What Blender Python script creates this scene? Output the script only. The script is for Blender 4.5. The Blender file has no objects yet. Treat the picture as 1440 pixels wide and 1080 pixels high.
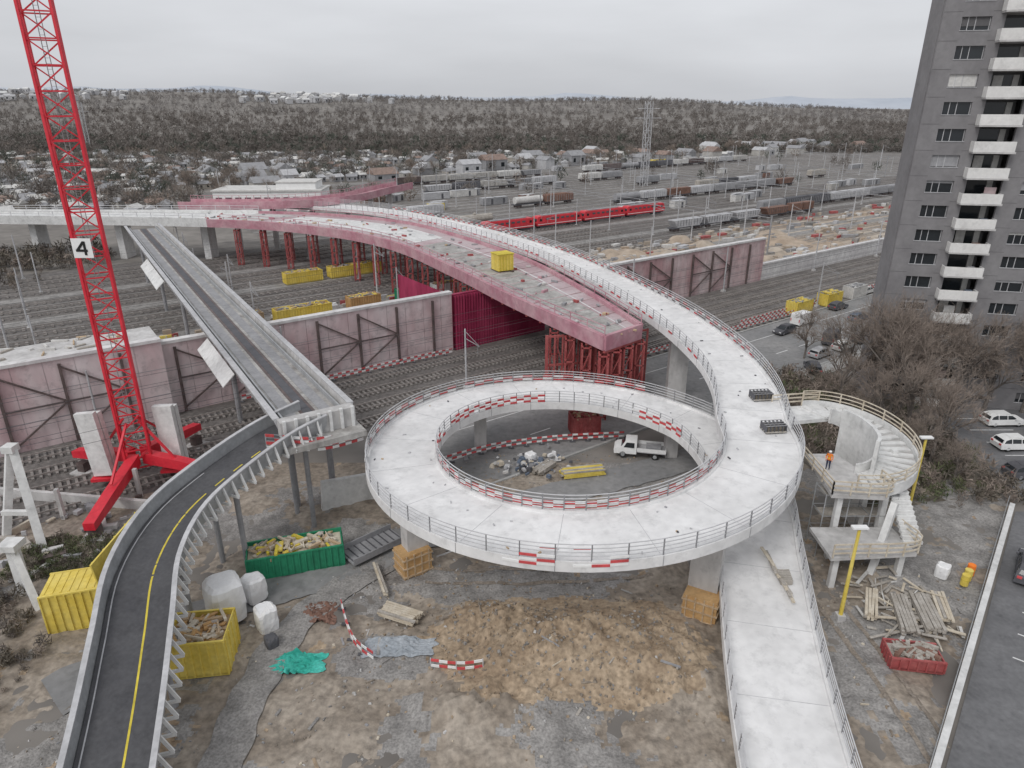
import bpy, math, random
from math import sin, cos, pi, radians, degrees, atan2, sqrt, hypot
import numpy as np
from mathutils import Vector, noise
random.seed(7); np.random.seed(7)
R = random.random
def U(a, b): return a + (b - a) * random.random()
scene = bpy.context.scene

# ------------------------------------------------------------------ materials
def mat(name, col, rough=.85, var=.18, scale=.6, metal=0.0, bump=0.0, col2=None, fine=6.0, stretch=None, thr=(.35, .65), stain=0.0):
    m = bpy.data.materials.new(name); m.use_nodes = True
    nt = m.node_tree; N = nt.nodes; L = nt.links
    b = N['Principled BSDF']; b.inputs['Roughness'].default_value = rough; b.inputs['Metallic'].default_value = metal
    g = N.new('ShaderNodeNewGeometry'); src = g.outputs['Position']; raw = src
    if stretch:
        mp = N.new('ShaderNodeMapping'); mp.inputs['Scale'].default_value = stretch
        L.new(src, mp.inputs['Vector']); src = mp.outputs['Vector']
    n1 = N.new('ShaderNodeTexNoise'); n1.inputs['Scale'].default_value = scale; n1.inputs['Detail'].default_value = 3
    n1.inputs['Roughness'].default_value = .65
    L.new(src, n1.inputs['Vector'])
    r = N.new('ShaderNodeValToRGB'); L.new(n1.outputs['Fac'], r.inputs['Fac'])
    a = col; c = col2 if col2 else tuple(min(1, x * (1 + var)) for x in col)
    if not col2: a = tuple(x * (1 - var) for x in col)
    r.color_ramp.elements[0].position = thr[0]; r.color_ramp.elements[1].position = thr[1]
    r.color_ramp.elements[0].color = (*a, 1); r.color_ramp.elements[1].color = (*c, 1)
    n2 = N.new('ShaderNodeTexNoise'); n2.inputs['Scale'].default_value = scale * fine; n2.inputs['Detail'].default_value = 2
    L.new(src, n2.inputs['Vector'])
    mr = N.new('ShaderNodeMapRange'); mr.inputs['From Min'].default_value = .3; mr.inputs['From Max'].default_value = .7
    mr.inputs['To Min'].default_value = 1 - var * .9; mr.inputs['To Max'].default_value = 1 + var * .6
    L.new(n2.outputs['Fac'], mr.inputs['Value'])
    mx = N.new('ShaderNodeVectorMath'); mx.operation = 'SCALE'
    L.new(r.outputs['Color'], mx.inputs[0]); L.new(mr.outputs['Result'], mx.inputs['Scale'])
    out = mx.outputs[0]
    if stain:
        n3 = N.new('ShaderNodeTexNoise'); n3.inputs['Scale'].default_value = .9; n3.inputs['Detail'].default_value = 4; n3.inputs['Roughness'].default_value = .7
        L.new(raw, n3.inputs['Vector'])
        m3 = N.new('ShaderNodeMapRange'); m3.inputs['From Min'].default_value = .52; m3.inputs['From Max'].default_value = .68; m3.inputs['To Min'].default_value = 1; m3.inputs['To Max'].default_value = 1 - stain
        L.new(n3.outputs['Fac'], m3.inputs['Value'])
        v3 = N.new('ShaderNodeVectorMath'); v3.operation = 'SCALE'; L.new(out, v3.inputs[0]); L.new(m3.outputs['Result'], v3.inputs['Scale']); out = v3.outputs[0]
    L.new(out, b.inputs['Base Color'])
    if bump:
        bp = N.new('ShaderNodeBump'); bp.inputs['Strength'].default_value = bump; bp.inputs['Distance'].default_value = .1
        L.new(n2.outputs['Fac'], bp.inputs['Height']); L.new(bp.outputs[0], b.inputs['Normal'])
    return m

M = {}
def D(k, *a, **kw): M[k] = mat(k, *a, **kw)
D('terrain', (.165, .15, .135), col2=(.25, .232, .212), scale=.02, fine=12, var=.25)
D('soil', (.23, .19, .15), col2=(.38, .33, .275), scale=.22, fine=11, var=.32, bump=.9, stain=.3)
D('soil_brown', (.29, .215, .145), col2=(.44, .345, .245), scale=.4, fine=8, var=.30, bump=1.0, stain=.25)
D('gravel_grey', (.22, .21, .20), col2=(.35, .335, .32), scale=.5, fine=12, var=.32, bump=.8, stain=.25)
D('sand', (.38, .295, .22), col2=(.48, .42, .35), scale=.06, fine=10, var=.22, bump=.3)
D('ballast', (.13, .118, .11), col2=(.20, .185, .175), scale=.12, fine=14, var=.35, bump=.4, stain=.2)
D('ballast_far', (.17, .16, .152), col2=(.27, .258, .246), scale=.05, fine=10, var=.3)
D('sleeper', (.26, .24, .225), var=.2)
D('rail', (.36, .33, .31), rough=.5, metal=.3, var=.15)
D('asphalt', (.14, .14, .145), col2=(.19, .19, .195), scale=.25, fine=12, var=.14, stain=.2)
D('asphalt_dark', (.07, .07, .076), col2=(.095, .095, .10), scale=.3, fine=14, var=.15, stain=.25)
D('road_grey', (.22, .22, .22), col2=(.29, .285, .28), scale=.12, fine=14, var=.14, stain=.22)
D('rut', (.21, .175, .14), col2=(.30, .26, .22), scale=.8, fine=8, var=.28, bump=.8)
D('kerb', (.38, .38, .37), var=.12)
D('paint_white', (.75, .75, .74), var=.1)
D('paint_yellow', (.62, .5, .06), var=.15)
D('deck_conc', (.68, .675, .67), col2=(.81, .805, .80), scale=.22, fine=7, var=.07, rough=.8, stain=.15)
D('conc', (.45, .44, .43), col2=(.59, .58, .57), scale=.4, fine=5, var=.12, stretch=(1, 1, .35), stain=.2)
D('conc_dirty', (.29, .275, .26), col2=(.46, .45, .43), scale=.5, fine=5, var=.18, stretch=(1, 1, .35), stain=.25)
D('conc_white', (.61, .61, .60), col2=(.74, .74, .73), scale=.4, var=.1, stain=.18)
D('steel_galv', (.42, .43, .44), rough=.5, metal=.35, var=.12)
D('rail_white', (.56, .56, .57), rough=.5, var=.08)
D('post_grey', (.24, .24, .25), rough=.5, var=.1)
D('wall_pink', (.55, .395, .405), col2=(.71, .635, .635), scale=.16, fine=6, var=.12, stretch=(1, 1, .5), stain=.24)
D('wall_pink2', (.49, .31, .32), col2=(.65, .545, .545), scale=.2, fine=6, var=.14, stretch=(1, 1, .5), stain=.2)
D('wall_white', (.58, .56, .56), col2=(.72, .71, .70), scale=.25, fine=6, var=.12, stain=.2)
D('steel_dark', (.12, .09, .085), var=.25, rough=.6)
D('magenta', (.29, .02, .07), col2=(.42, .05, .12), scale=.3, fine=5, var=.2, stretch=(1, 1, .2), rough=.7)
D('pink_deck', (.42, .30, .32), col2=(.54, .46, .47), scale=.15, fine=6, var=.14, stain=.3)
D('pink_edge', (.46, .21, .26), col2=(.56, .36, .39), scale=.3, fine=6, var=.16, stain=.2)
D('red_steel', (.33, .06, .062), col2=(.42, .12, .115), scale=.7, var=.2, rough=.6)
D('crane_red', (.62, .02, .04), col2=(.72, .04, .06), scale=.5, var=.1, rough=.45)
D('train_red', (.62, .03, .045), var=.12, rough=.4)
D('red', (.58, .08, .085), var=.15)
D('white', (.80, .80, .79), var=.05)
D('offwhite', (.58, .57, .55), var=.12)
D('black', (.015, .015, .015), var=.1)
D('rubber', (.02, .02, .02), var=.1)
D('glass', (.02, .024, .028), rough=.12, var=.1)
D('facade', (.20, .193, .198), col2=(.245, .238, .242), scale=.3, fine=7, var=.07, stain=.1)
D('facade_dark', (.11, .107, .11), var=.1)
D('balcony', (.68, .67, .65), col2=(.76, .75, .73), scale=.5, var=.06, stain=.15)
D('wood', (.42, .30, .18), col2=(.56, .43, .29), scale=1.2, var=.18)
D('timber_pale', (.50, .43, .33), col2=(.64, .58, .48), scale=1.2, var=.12)
D('wood_grey', (.33, .30, .26), col2=(.46, .43, .39), scale=1.0, var=.2)
D('wood_orange', (.46, .27, .11), col2=(.56, .36, .17), scale=.8, var=.15)
D('yellow', (.72, .55, .09), col2=(.78, .63, .16), scale=.6, var=.14, rough=.5, stain=.15)
D('green', (.02, .21, .11), col2=(.03, .29, .15), scale=.6, var=.15, rough=.5, stain=.15)
D('teal', (.03, .38, .30), col2=(.08, .50, .42), scale=.8, var=.2)
D('tarp_white', (.78, .78, .78), col2=(.84, .84, .84), scale=.8, var=.05)
D('tarp_grey', (.30, .33, .36), col2=(.42, .45, .48), scale=.8, var=.15)
D('grey', (.30, .30, .31), var=.12); D('grey_l', (.47, .47, .48), var=.12); D('grey_d', (.10, .10, .11), var=.12)
D('brown', (.21, .12, .09), var=.2); D('blue', (.12, .15, .20), var=.15)
D('roof_tile', (.26, .19, .16), var=.2); D('house', (.44, .425, .40), var=.15)
D('bark', (.17, .15, .135), var=.25); D('twig', (.23, .19, .16), var=.22)
D('twig2', (.28, .23, .195), var=.22)
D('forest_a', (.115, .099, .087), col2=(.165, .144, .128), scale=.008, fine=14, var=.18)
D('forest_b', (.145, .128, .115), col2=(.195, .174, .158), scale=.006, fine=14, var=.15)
D('forest_haze', (.19, .176, .168), col2=(.235, .22, .212), scale=.004, fine=14, var=.10)  # forest tones pale step by step to here: distance haze painted into the colour
D('evergreen', (.08, .09, .072), var=.18)
D('grass', (.08, .105, .045), col2=(.13, .135, .07), scale=.3, var=.3)
D('scrub', (.13, .11, .085), col2=(.18, .16, .13), scale=.3, var=.3)
D('hills_haze', (.42, .46, .52), col2=(.49, .52, .57), scale=.002, var=.05)  # pale blue-grey is air haze painted into the hill colour
D('orange_vis', (.85, .22, .03), var=.1); D('vis_yellow', (.7, .85, .1), var=.1); D('navy', (.03, .04, .08), var=.1)
D('skin', (.5, .3, .22), var=.05)

# ------------------------------------------------------------------ mesh builder
class MB:
    def __init__(s): s.v = []; s.f = []; s.m = []; s.mats = []
    def mi(s, k):
        if k not in s.mats: s.mats.append(k)
        return s.mats.index(k)
    def add(s, vs, fs, k):
        o = len(s.v); i = s.mi(k)
        s.v.extend(tuple(v) for v in vs)
        for f in fs: s.f.append(tuple(o + a for a in f)); s.m.append(i)
    def box(s, c, size, k, rot=0.0, taper=1.0):
        cx, cy, cz = c; sx, sy, sz = size[0] / 2, size[1] / 2, size[2] / 2
        cr, sr = cos(rot), sin(rot); vs = []
        for dz in (-1, 1):
            t = taper if dz > 0 else 1
            for dx, dy in ((-1, -1), (1, -1), (1, 1), (-1, 1)):
                x, y = dx * sx * t, dy * sy * t
                vs.append((cx + x * cr - y * sr, cy + x * sr + y * cr, cz + dz * sz))
        s.add(vs, [(0, 3, 2, 1), (4, 5, 6, 7), (0, 1, 5, 4), (1, 2, 6, 5), (2, 3, 7, 6), (3, 0, 4, 7)], k)
    def tbar(s, t0, t1, n, z, w, h, k, step=14.0):
        m = max(1, int((t1 - t0) / step)); vs = []
        for i in range(m + 1):
            t = t0 + (t1 - t0) * i / m
            for a, b in ((-1, -1), (1, -1), (1, 1), (-1, 1)): vs.append(TN(t, n + a * w / 2, z + b * h / 2))
        fs = [(0, 3, 2, 1), tuple(4 * m + j for j in range(4))]
        for i in range(m):
            for j in range(4): a = 4 * i + j; b = 4 * i + (j + 1) % 4; fs.append((a, b, b + 4, a + 4))
        s.add(vs, fs, k)
    def beam(s, a, b, w, h, k):
        a = Vector(a); b = Vector(b); d = b - a
        if d.length < 1e-6: return
        d.normalize(); up = Vector((0, 0, 1)) if abs(d.z) < .99 else Vector((1, 0, 0))
        x = d.cross(up).normalized(); u = x.cross(d)
        vs = [p + x * (i * w / 2) + u * (j * h / 2) for p in (a, b) for i, j in ((-1, -1), (1, -1), (1, 1), (-1, 1))]
        s.add(vs, [(0, 3, 2, 1), (4, 5, 6, 7), (0, 1, 5, 4), (1, 2, 6, 5), (2, 3, 7, 6), (3, 0, 4, 7)], k)
    def cyl(s, a, b, r0, r1, k, n=8, cap=True):
        a = Vector(a); b = Vector(b); d = (b - a)
        if d.length < 1e-6: return
        d.normalize(); up = Vector((0, 0, 1)) if abs(d.z) < .9 else Vector((1, 0, 0))
        x = d.cross(up).normalized(); u = x.cross(d)
        vs = [a + (x * cos(2 * pi * i / n) + u * sin(2 * pi * i / n)) * r0 for i in range(n)] + \
             [b + (x * cos(2 * pi * i / n) + u * sin(2 * pi * i / n)) * r1 for i in range(n)]
        fs = [(i, (i + 1) % n, n + (i + 1) % n, n + i) for i in range(n)]
        if cap: fs += [tuple(range(n))[::-1], tuple(range(n, 2 * n))]
        s.add(vs, fs, k)
    def slab(s, poly, z0, z1, k):
        n = len(poly)
        vs = [(p[0], p[1], z0) for p in poly] + [(p[0], p[1], z1) for p in poly]
        s.add(vs, [tuple(range(n))[::-1], tuple(range(n, 2 * n))] + [(i, (i + 1) % n, n + (i + 1) % n, n + i) for i in range(n)], k)
    def sweep(s, fr, prof, k, closed=True):
        n = len(prof); vs = []
        for p, nr in fr:
            for o, dz in prof: vs.append((p[0] + nr[0] * o, p[1] + nr[1] * o, p[2] + dz))
        fs = []
        for i in range(len(fr) - 1):
            for j in range(n if closed else n - 1):
                a = i * n + j; b = i * n + (j + 1) % n
                fs.append((a, b, b + n, a + n))
        if closed and n > 2: fs += [tuple(range(n))[::-1], tuple(range((len(fr) - 1) * n, len(fr) * n))]
        s.add(vs, fs, k)
    def build(s, name, parent=None, loc=None, rot=0, smooth=False):
        me = bpy.data.meshes.new(name); me.from_pydata(s.v, [], s.f)
        for k in s.mats: me.materials.append(M[k])
        me.polygons.foreach_set('material_index', s.m)
        if smooth: me.polygons.foreach_set('use_smooth', [True] * len(me.polygons))
        me.update()
        ob = bpy.data.objects.new(name, me); scene.collection.objects.link(ob)
        if loc: ob.location = loc
        ob.rotation_euler.z = rot
        if parent: ob.parent = parent
        return ob
def empty(name, loc=(0, 0, 0), rot=0):
    e = bpy.data.objects.new(name, None); scene.collection.objects.link(e); e.location = loc; e.rotation_euler.z = rot
    e.empty_display_size = .1
    return e
def inst(ob, name, loc, rot=0, sc=1):
    o = bpy.data.objects.new(name, ob.data); scene.collection.objects.link(o); o.location = loc; o.rotation_euler.z = rot
    o.scale = (sc, sc, sc) if not isinstance(sc, tuple) else sc
    return o

CT, ST = .8090, .5878
TR = radians(36)
def TN(t, n, z=0): return (CT * t - ST * n, ST * t + CT * n, z)

def catmull(ctrl, step=1.0):
    P = [Vector(p) for p in ctrl]; P = [P[0] * 2 - P[1]] + P + [P[-1] * 2 - P[-2]]
    out = []
    for i in range(1, len(P) - 2):
        for j in range(24):
            t = j / 24; p0, p1, p2, p3 = P[i - 1:i + 3]
            out.append(.5 * ((2 * p1) + (p2 - p0) * t + (2 * p0 - 5 * p1 + 4 * p2 - p3) * t * t + (3 * p1 - p0 - 3 * p2 + p3) * t ** 3))
    out.append(P[-2]); res = [out[0]]; acc = 0
    for a, b in zip(out, out[1:]):
        l = (b - a).length
        while acc + l >= step:
            f = (step - acc) / l; a = a.lerp(b, f); res.append(a); l = (b - a).length; acc = 0
        acc += l
    return res
def frames(pts):
    fr = []
    for i, p in enumerate(pts):
        a = pts[max(0, i - 1)]; b = pts[min(len(pts) - 1, i + 1)]
        dx, dy = b[0] - a[0], b[1] - a[1]; l = hypot(dx, dy) or 1
        fr.append((tuple(p), (-dy / l, dx / l)))
    return fr
def railing(mb, fr, off, k, every=2, h=1.25, nr=4, th=.055, post=.07, kp=None):
    for i in range(0, len(fr), every):
        p, n = fr[i]; x, y = p[0] + n[0] * off, p[1] + n[1] * off
        mb.box((x, y, p[2] + h / 2), (post, post, h), kp or k)
    for j in range(nr):
        z = h * (j + 1) / nr
        mb.sweep(fr, [(off - th / 2, z - th / 2), (off + th / 2, z - th / 2), (off + th / 2, z + th / 2), (off - th / 2, z + th / 2)], k)
def boards(mb, fr, off, rows=((.25, .5), (.62, .87)), seg=1, skip=.0):
    for r, (a, b) in enumerate(rows):
        i = 0; c = r
        while i + seg < len(fr):
            sub = fr[i:i + seg + 1]; j = U(-.03, .03)
            if R() >= skip: mb.sweep(sub, [(off - .03, a + j), (off + .03, a + j), (off + .03, b + j), (off - .03, b + j)], 'red' if c % 2 else 'white')
            i += seg; c += 1

# ------------------------------------------------------------------ terrain
def ss(a, b, x):
    t = min(1, max(0, (x - a) / (b - a))); return t * t * (3 - 2 * t)
def hill(x, y):
    if y < 560: return 0.0
    f = noise.fractal(Vector((x * .0016, y * .0016, 3.1)), 1.0, 2.0, 4)
    base = 38 + 20 * ss(100, -900, x) - 26 * ss(200, 800, x)
    return ss(620, 1600, y) * (base + 14 * f) * (1 - .25 * ss(2000, 4000, y))
def grid_mesh(name, xs, ys, zf, k, smooth=True):
    vs = [(x, y, zf(x, y)) for y in ys for x in xs]; nx = len(xs)
    fs = [(j * nx + i, j * nx + i + 1, (j + 1) * nx + i + 1, (j + 1) * nx + i) for j in range(len(ys) - 1) for i in range(nx - 1)]
    mb = MB(); mb.add(vs, fs, k); return mb.build(name, smooth=smooth)
xs = list(np.linspace(-4500, 4500, 91)); ys = [-400, -100, 0, 200, 400, 560] + list(np.linspace(620, 2400, 40)) + [3000, 4200, 6000]
grid_mesh('ground_terrain', xs, ys, lambda x, y: hill(x, y) - .02, 'terrain')
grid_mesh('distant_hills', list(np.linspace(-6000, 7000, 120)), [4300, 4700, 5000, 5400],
          lambda x, y: -10 + (0 if y < 4400 else (78 + 46 * noise.fractal(Vector((x * .0012, 7, y * .0002)), 1, 2, 4) + 60 * ss(500, -2500, x)) * (1 if y < 5300 else 0)), 'hills_haze')

def tn_sheet(name, t0, t1, n0, n1, z, k):
    mb = MB()
    mb.add([TN(t0, n0, z), TN(t1, n0, z), TN(t1, n1, z), TN(t0, n1, z)], [(0, 1, 2, 3)], k)
    return mb.build(name)
tn_sheet('track_bed_gravel', -140, 520, 69.6, 88.3, .03, 'ballast')
tn_sheet('rail_yard_gravel', -220, 620, 92, 190, .03, 'ballast')
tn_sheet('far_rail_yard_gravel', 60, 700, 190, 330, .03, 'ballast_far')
tn_sheet('sand_ground', 112, 280, 90.5, 134, .06, 'sand')
def tracks(name, ns, t0, t1, sleepers):
    mb = MB()
    for n in ns:
        for o in (-.72, .72): mb.tbar(t0, t1, n + o, .32, .10, .16, 'rail')
        if sleepers:
            t = t0
            while t < sleepers:
                mb.box(TN(t, n, .15), (.27, 2.5, .2), 'sleeper', TR); t += .72
    return mb.build(name)
tracks('railway_tracks', [71.8, 76.1, 80.4, 84.7], -120, 500, 190)
yard_n = [104 + 4.6 * i for i in range(18) if i not in (3, 4, 9, 13)]
tracks('rail_yard_tracks', yard_n, -210, 600, 0)
tracks('far_rail_yard_tracks', [190 + 7 * i for i in range(19)], 60, 690, 0)
mb = MB()
for n in yard_n:
    for t in np.arange(-60, 150, 1.4): mb.box(TN(t, n, .14), (.45, 2.5, .16), 'sleeper', TR)
    mb.tbar(-200, 500, n + 2.3, .06, .5, .04, 'ballast_far')
for i in (3, 4, 9, 13): mb.tbar(-200, 500, 104 + 4.6 * i, .07, 3.4, .05, 'gravel_grey')
mb.build('track_sleepers')

mb = MB()
mb.add([TN(30, 51, .05), TN(420, 51, .05), TN(420, 67.5, .05), TN(30, 67.5, .05)], [(0, 1, 2, 3)], 'road_grey')
for n in (50.85, 67.65): mb.tbar(30, 420, n, .07, .3, .22, 'kerb')
for t in np.arange(34, 300, 6): mb.box(TN(t, 57.6, .058), (3, .15, .008), 'paint_white', TR)
mb.tbar(30, 410, 63.6, .058, .12, .008, 'paint_white')
mb.add([TN(60, 48, .12), TN(420, 48, .12), TN(420, 50.7, .12), TN(60, 50.7, .12)], [(0, 1, 2, 3)], 'kerb')
mb.build('road')

def soil_z(x, y):
    if x > 31.2 + (y - 36.6) * .828: return -.12
    e = ss(-44, -38, x) * ss(6, 12, y) * (1 - ss(58, 64, y)) * (1 if x > -30 else 1 - ss(44, 52, y))
    hf = noise.fractal(Vector((x * .9, y * .9, 7)), 1, 2, 3)
    z = .10 + .32 * noise.fractal(Vector((x * .22, y * .22, 1)), 1, 2, 4) + .13 * noise.noise(Vector((x * 1.3, y * 1.3, 5)))
    m = math.exp(-((x - 4.5) / 8) ** 2 - ((y - 38.2) / 3.0) ** 2)
    z += 2.0 * m * (1 + .55 * noise.noise(Vector((x * .55, y * .7, 2)))) + .9 * m * abs(hf)
    z += 1.0 * math.exp(-((x + 1) / 3.2) ** 2 - ((y - 41) / 1.6) ** 2) * (1 + hf)
    z += 1.0 * math.exp(-((x + 2) / 4) ** 2 - ((y - 33) / 2.0) ** 2) * (1 + .8 * hf)
    z += .8 * math.exp(-((x - 11) / 2.5) ** 2 - ((y - 35) / 2.0) ** 2) * (1 + .8 * hf)
    z += .7 * math.exp(-((x - 31) / 2.5) ** 2 - ((y - 46) / 3) ** 2)
    return max(-.3, z) * e + .01
so = grid_mesh('construction_site_soil', list(np.linspace(-46, 48, 400)), list(np.linspace(4, 66, 290)), soil_z, 'soil')
so.data.materials.append(M['soil_brown']); so.data.materials.append(M['gravel_grey'])
for p in so.data.polygons:
    c = p.center
    v = noise.fractal(Vector((c.x * .18, c.y * .18, 9)), 1, 2, 3) * .5 + .28 * noise.noise(Vector((c.x * 1.1, c.y * 1.1, 3)))
    v2 = noise.fractal(Vector((c.x * .12, c.y * .12, 29)), 1, 2, 4) + .2 * noise.noise(Vector((c.x * 1.4, c.y * 1.4, 13)))
    if ((c.x - 4) / 11) ** 2 + ((c.y - 38.4) / 5.4) ** 2 + v < 1 or v > .36: p.material_index = 1
    elif v2 > .26 or ((c.x + 8.2) / 5) ** 2 + ((c.y - 37.4) / 2.0) ** 2 + v < 1 or (c.x > 23 and v2 > -.05): p.material_index = 2
def flat_path(name, ctrl, w, k, dz=.04, zf=None, mb=None):
    own = mb is None; mb = mb or MB()
    pts = catmull(ctrl, .6); fr = frames(pts); vs = []
    for ii, (p, n) in enumerate(fr):
        for j in range(9):
            o = (-w / 2 + w * j / 8) * (1 + .22 * noise.noise(Vector((ii * .35, j * 3.0, 4)))); x, y = p[0] + n[0] * o, p[1] + n[1] * o
            vs.append((x, y, (zf(x, y) if zf else 0) + dz))
    mb.add(vs, [(i * 9 + j, i * 9 + j + 1, i * 9 + j + 10, i * 9 + j + 9) for i in range(len(fr) - 1) for j in range(8)], k)
    if own: return mb.build(name, smooth=True)
flat_path('haul_road', [(-30, 34, 0), (-22, 43, 0), (-15, 47, 0), (-8, 52, 0), (0, 57, 0), (12, 63, 0), (26, 70, 0)], 4.2, 'road_grey', .10, soil_z)
flat_path('site_path', [(-17, 28, 0), (-17, 36, 0), (-15, 43, 0), (-10, 49, 0)], 2.6, 'gravel_grey', .11, soil_z)
mb = MB()
for c_ in ([(-14, 10), (-11, 24), (-7, 30)], [(26, 14), (25.5, 28), (25, 38), (24, 48)], [(-7, 46.5), (2, 46.5), (12, 47.5)]):
    for o in (-.9, .9): flat_path('', [(x + (o if abs(c_[0][1] - c_[-1][1]) > 10 else 0), y + (0 if abs(c_[0][1] - c_[-1][1]) > 10 else o), 0) for x, y in c_], .36, 'rut', .03, soil_z, mb)
mb.build('tyre_tracks', smooth=True)

mb = MB()
mb.add([(47.9, 56.3, .05), (120, 56.3, .05), (120, 20, .05), (18, 20, .05)], [(0, 1, 2, 3)], 'asphalt')
mb.add([(50, 56.5, .05), (120, 56.5, .05), (120, 82, .05), (52.5, 82, .05)], [(0, 1, 2, 3)], 'asphalt')
for y in (61.2, 64.4, 67.6, 70.8, 74, 77.2): mb.box((57, y, .058), (5.2, .12, .008), 'paint_white')
for i in range(7): mb.box((45.5 - 3.0 * i * .64 + 3, 50 - 3.0 * i * .77, .058), (4.8, .12, .008), 'paint_white', radians(-38))
mb.build('parking_lot')
mb = MB()
mb.beam((47.4, 56.3, .45), (19, 22, .45), .3, .9, 'conc')
mb.beam((47.4, 56.3, .93), (19, 22, .93), .42, .08, 'conc_white'); mb.build('parking_retaining_wall')
mb = MB()
for i in range(46):
    f = i / 45; x, y = 46.9 - 28 * f, 56.3 - 34 * f
    mb.cyl((x, y, 0), (x, y, 1.8), .03, .03, 'steel_galv', 5)
for z in (.6, 1.2, 1.75): mb.beam((46.9, 56.3, z), (18.9, 22.3, z), .03, .03, 'steel_galv')
mb.build('site_fence')
mb = MB()
mb.add([(33, 56, .07), (50, 60, .07), (50, 82, .07), (44, 92, .07), (36, 84, .07), (31, 70, .07)], [(0, 1, 2, 3, 4, 5)], 'scrub'); mb.build('planted_ground')

# ------------------------------------------------------------------ spiral ramp
CX, CY, CR = 5.9, 56.1, 15.75
ctrl = [(-62, 190, 11.2), (-45, 183, 11.2), (-28, 171, 11.2), (-10.6, 151, 11.1), (4.4, 128, 11.0), (13.2, 108, 10.9), (20.0, 87, 10.7), (22.9, 73, 10.2), (23.1, 64, 9.8)]
for a in range(0, -331, -15):
    f = -a / 330; ctrl.append((CX + CR * cos(radians(a)), CY + CR * sin(radians(a)), 9.45 - 4.6 * f))
ctrl += [(21.0, 59, 4.4), (21.0, 52, 3.8), (19.5, 45.5, 3.1), (17.2, 35, 2.0), (15.6, 25, 1.1), (14.2, 12, .2)]
pts = catmull(ctrl, 1.0); FR = frames(pts)
TH = []; ang = None
for p, n in FR:
    a = degrees(atan2(p[1] - CY, p[0] - CX))
    if p[1] > 70 and ang is None: TH.append(99); continue
    if ang is None: ang = a
    while a - ang > 180: a -= 360
    while a - ang < -180: a += 360
    ang = a; TH.append(a)
HW = 3.15
spiral = empty('spiral_ramp_bridge')
mb = MB()
mb.sweep(FR, [(-HW + .3, 0), (HW - .3, 0), (HW - .3, .22), (HW, .22), (HW, -.6), (1.6, -1.05), (-1.6, -1.05), (-HW, -.6), (-HW, .22), (-HW + .3, .22)], 'deck_conc')
mb.build('deck', spiral)
mb = MB()
for i in range(4, len(FR), 6):
    p, n = FR[i]
    a = Vector((p[0] - n[0] * 2.84, p[1] - n[1] * 2.84, p[2] + .004)); b = Vector((p[0] + n[0] * 2.84, p[1] + n[1] * 2.84, p[2] + .004))
    mb.beam(a, b, .035, .012, 'grey_l')
    for s_ in (-1, 1): mb.box((p[0] + n[0] * s_ * (HW + .005), p[1] + n[1] * s_ * (HW + .005), p[2] - .2), (.04, .04, .8), 'grey')
for i in range(90):
    p, n = FR[random.randrange(60, len(FR) - 40)]; o = U(-2.5, 2.5)
    mb.box((p[0] + n[0] * o, p[1] + n[1] * o, p[2] + .05), (U(.06, .35), U(.05, .18), .08), random.choice(['wood', 'grey', 'grey_d', 'grey_l', 'grey_l']), R() * 3)
mb.build('deck_joints_and_debris', spiral)
mb = MB()
for o_ in (HW - .1, -HW + .1): railing(mb, FR, o_, 'rail_white', 2, 1.5, 5, .055, .085, 'post_grey')
mb.build('railings', spiral)
mb = MB()
def sec(lo, hi): return [FR[i] for i in range(len(FR)) if lo <= TH[i] <= hi]
R3 = ((.12, .34), (.42, .64), (.72, .94))
boards(mb, sec(-195, -25), -HW + .02, R3, 1, .08)
boards(mb, sec(-262, -200), -HW + .02, ((.3, .52), (.6, .82), (.95, 1.15)), 1, .1)
boards(mb, sec(-300, -165), HW - .02, ((.4, .62), (.75, .95)), 1, .2)
boards(mb, sec(-335, -300), -HW + .02, R3, 1, .1)
boards(mb, sec(-112, -84), HW + .03, ((-.15, .03), (.15, .33), (.5, .68)), 1, .4)
boards(mb, sec(-104, -90), 2.2, ((.3, .38), (.5, .6)), 1, .4)
boards(mb, [FR[i] for i in range(len(FR)) if TH[i] == 99 and FR[i][0][1] < 175], HW + .03, ((.25, .5), (.7, .9)), 1, .25)
boards(mb, [FR[i] for i in range(len(FR)) if TH[i] == 99 and FR[i][0][1] < 175], -HW - .03, ((.3, .5),), 1, .5)
mb.build('barrier_boards', spiral)
mb = MB()
def pier(x, y, z, w=1.9, d=1.2, rot=0, k='conc'):
    mb.box((x, y, z / 2), (w, d, z), k, rot); mb.box((x, y, z - .35), (w * 1.7, d * 1.2, .5), k, rot)
pier(-8.0, 47.9, 6.8, rot=.6); pier(14.6, 42.8, 7.5, 2.2, 1.3, rot=-.5); pier(-3.5, 69.0, 5.0, 1.3, 1.3)
pier(21.4, 83.5, 9.6, 2.4, 1.2); pier(14.2, 106, 9.8, 2.2, 1.2); pier(5.5, 126, 9.9, 2.2, 1.2)
pier(24.2, 68, 9.1, 1.8, 1.2); pier(17.4, 67.6, 4.0, 1.3, 1.3); pier(20.2, 46.5, 2.1, 1.3, 1); pier(-9.8, 57, 5.7, 1.4, 1.2)
mb.build('piers', spiral)
mb = MB()
for x, y, r in ((-8.2, 47.5, .6), (14.3, 41.9, -.5)):
    mb.box((x, y, 1.1), (2.5, 1.9, 2.2), 'wood_orange', r)
    for z in (.3, 1.1, 1.9): mb.box((x, y, z), (2.7, 2.1, .12), 'wood', r)
    for i in range(4): mb.box((x + cos(r) * (-1 + .66 * i) + sin(r) * .99, y + sin(r) * (-1 + .66 * i) - cos(r) * .99, 1.1), (.1, .1, 2.3), 'wood', r)
mb.build('pier_formwork', spiral)

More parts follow.
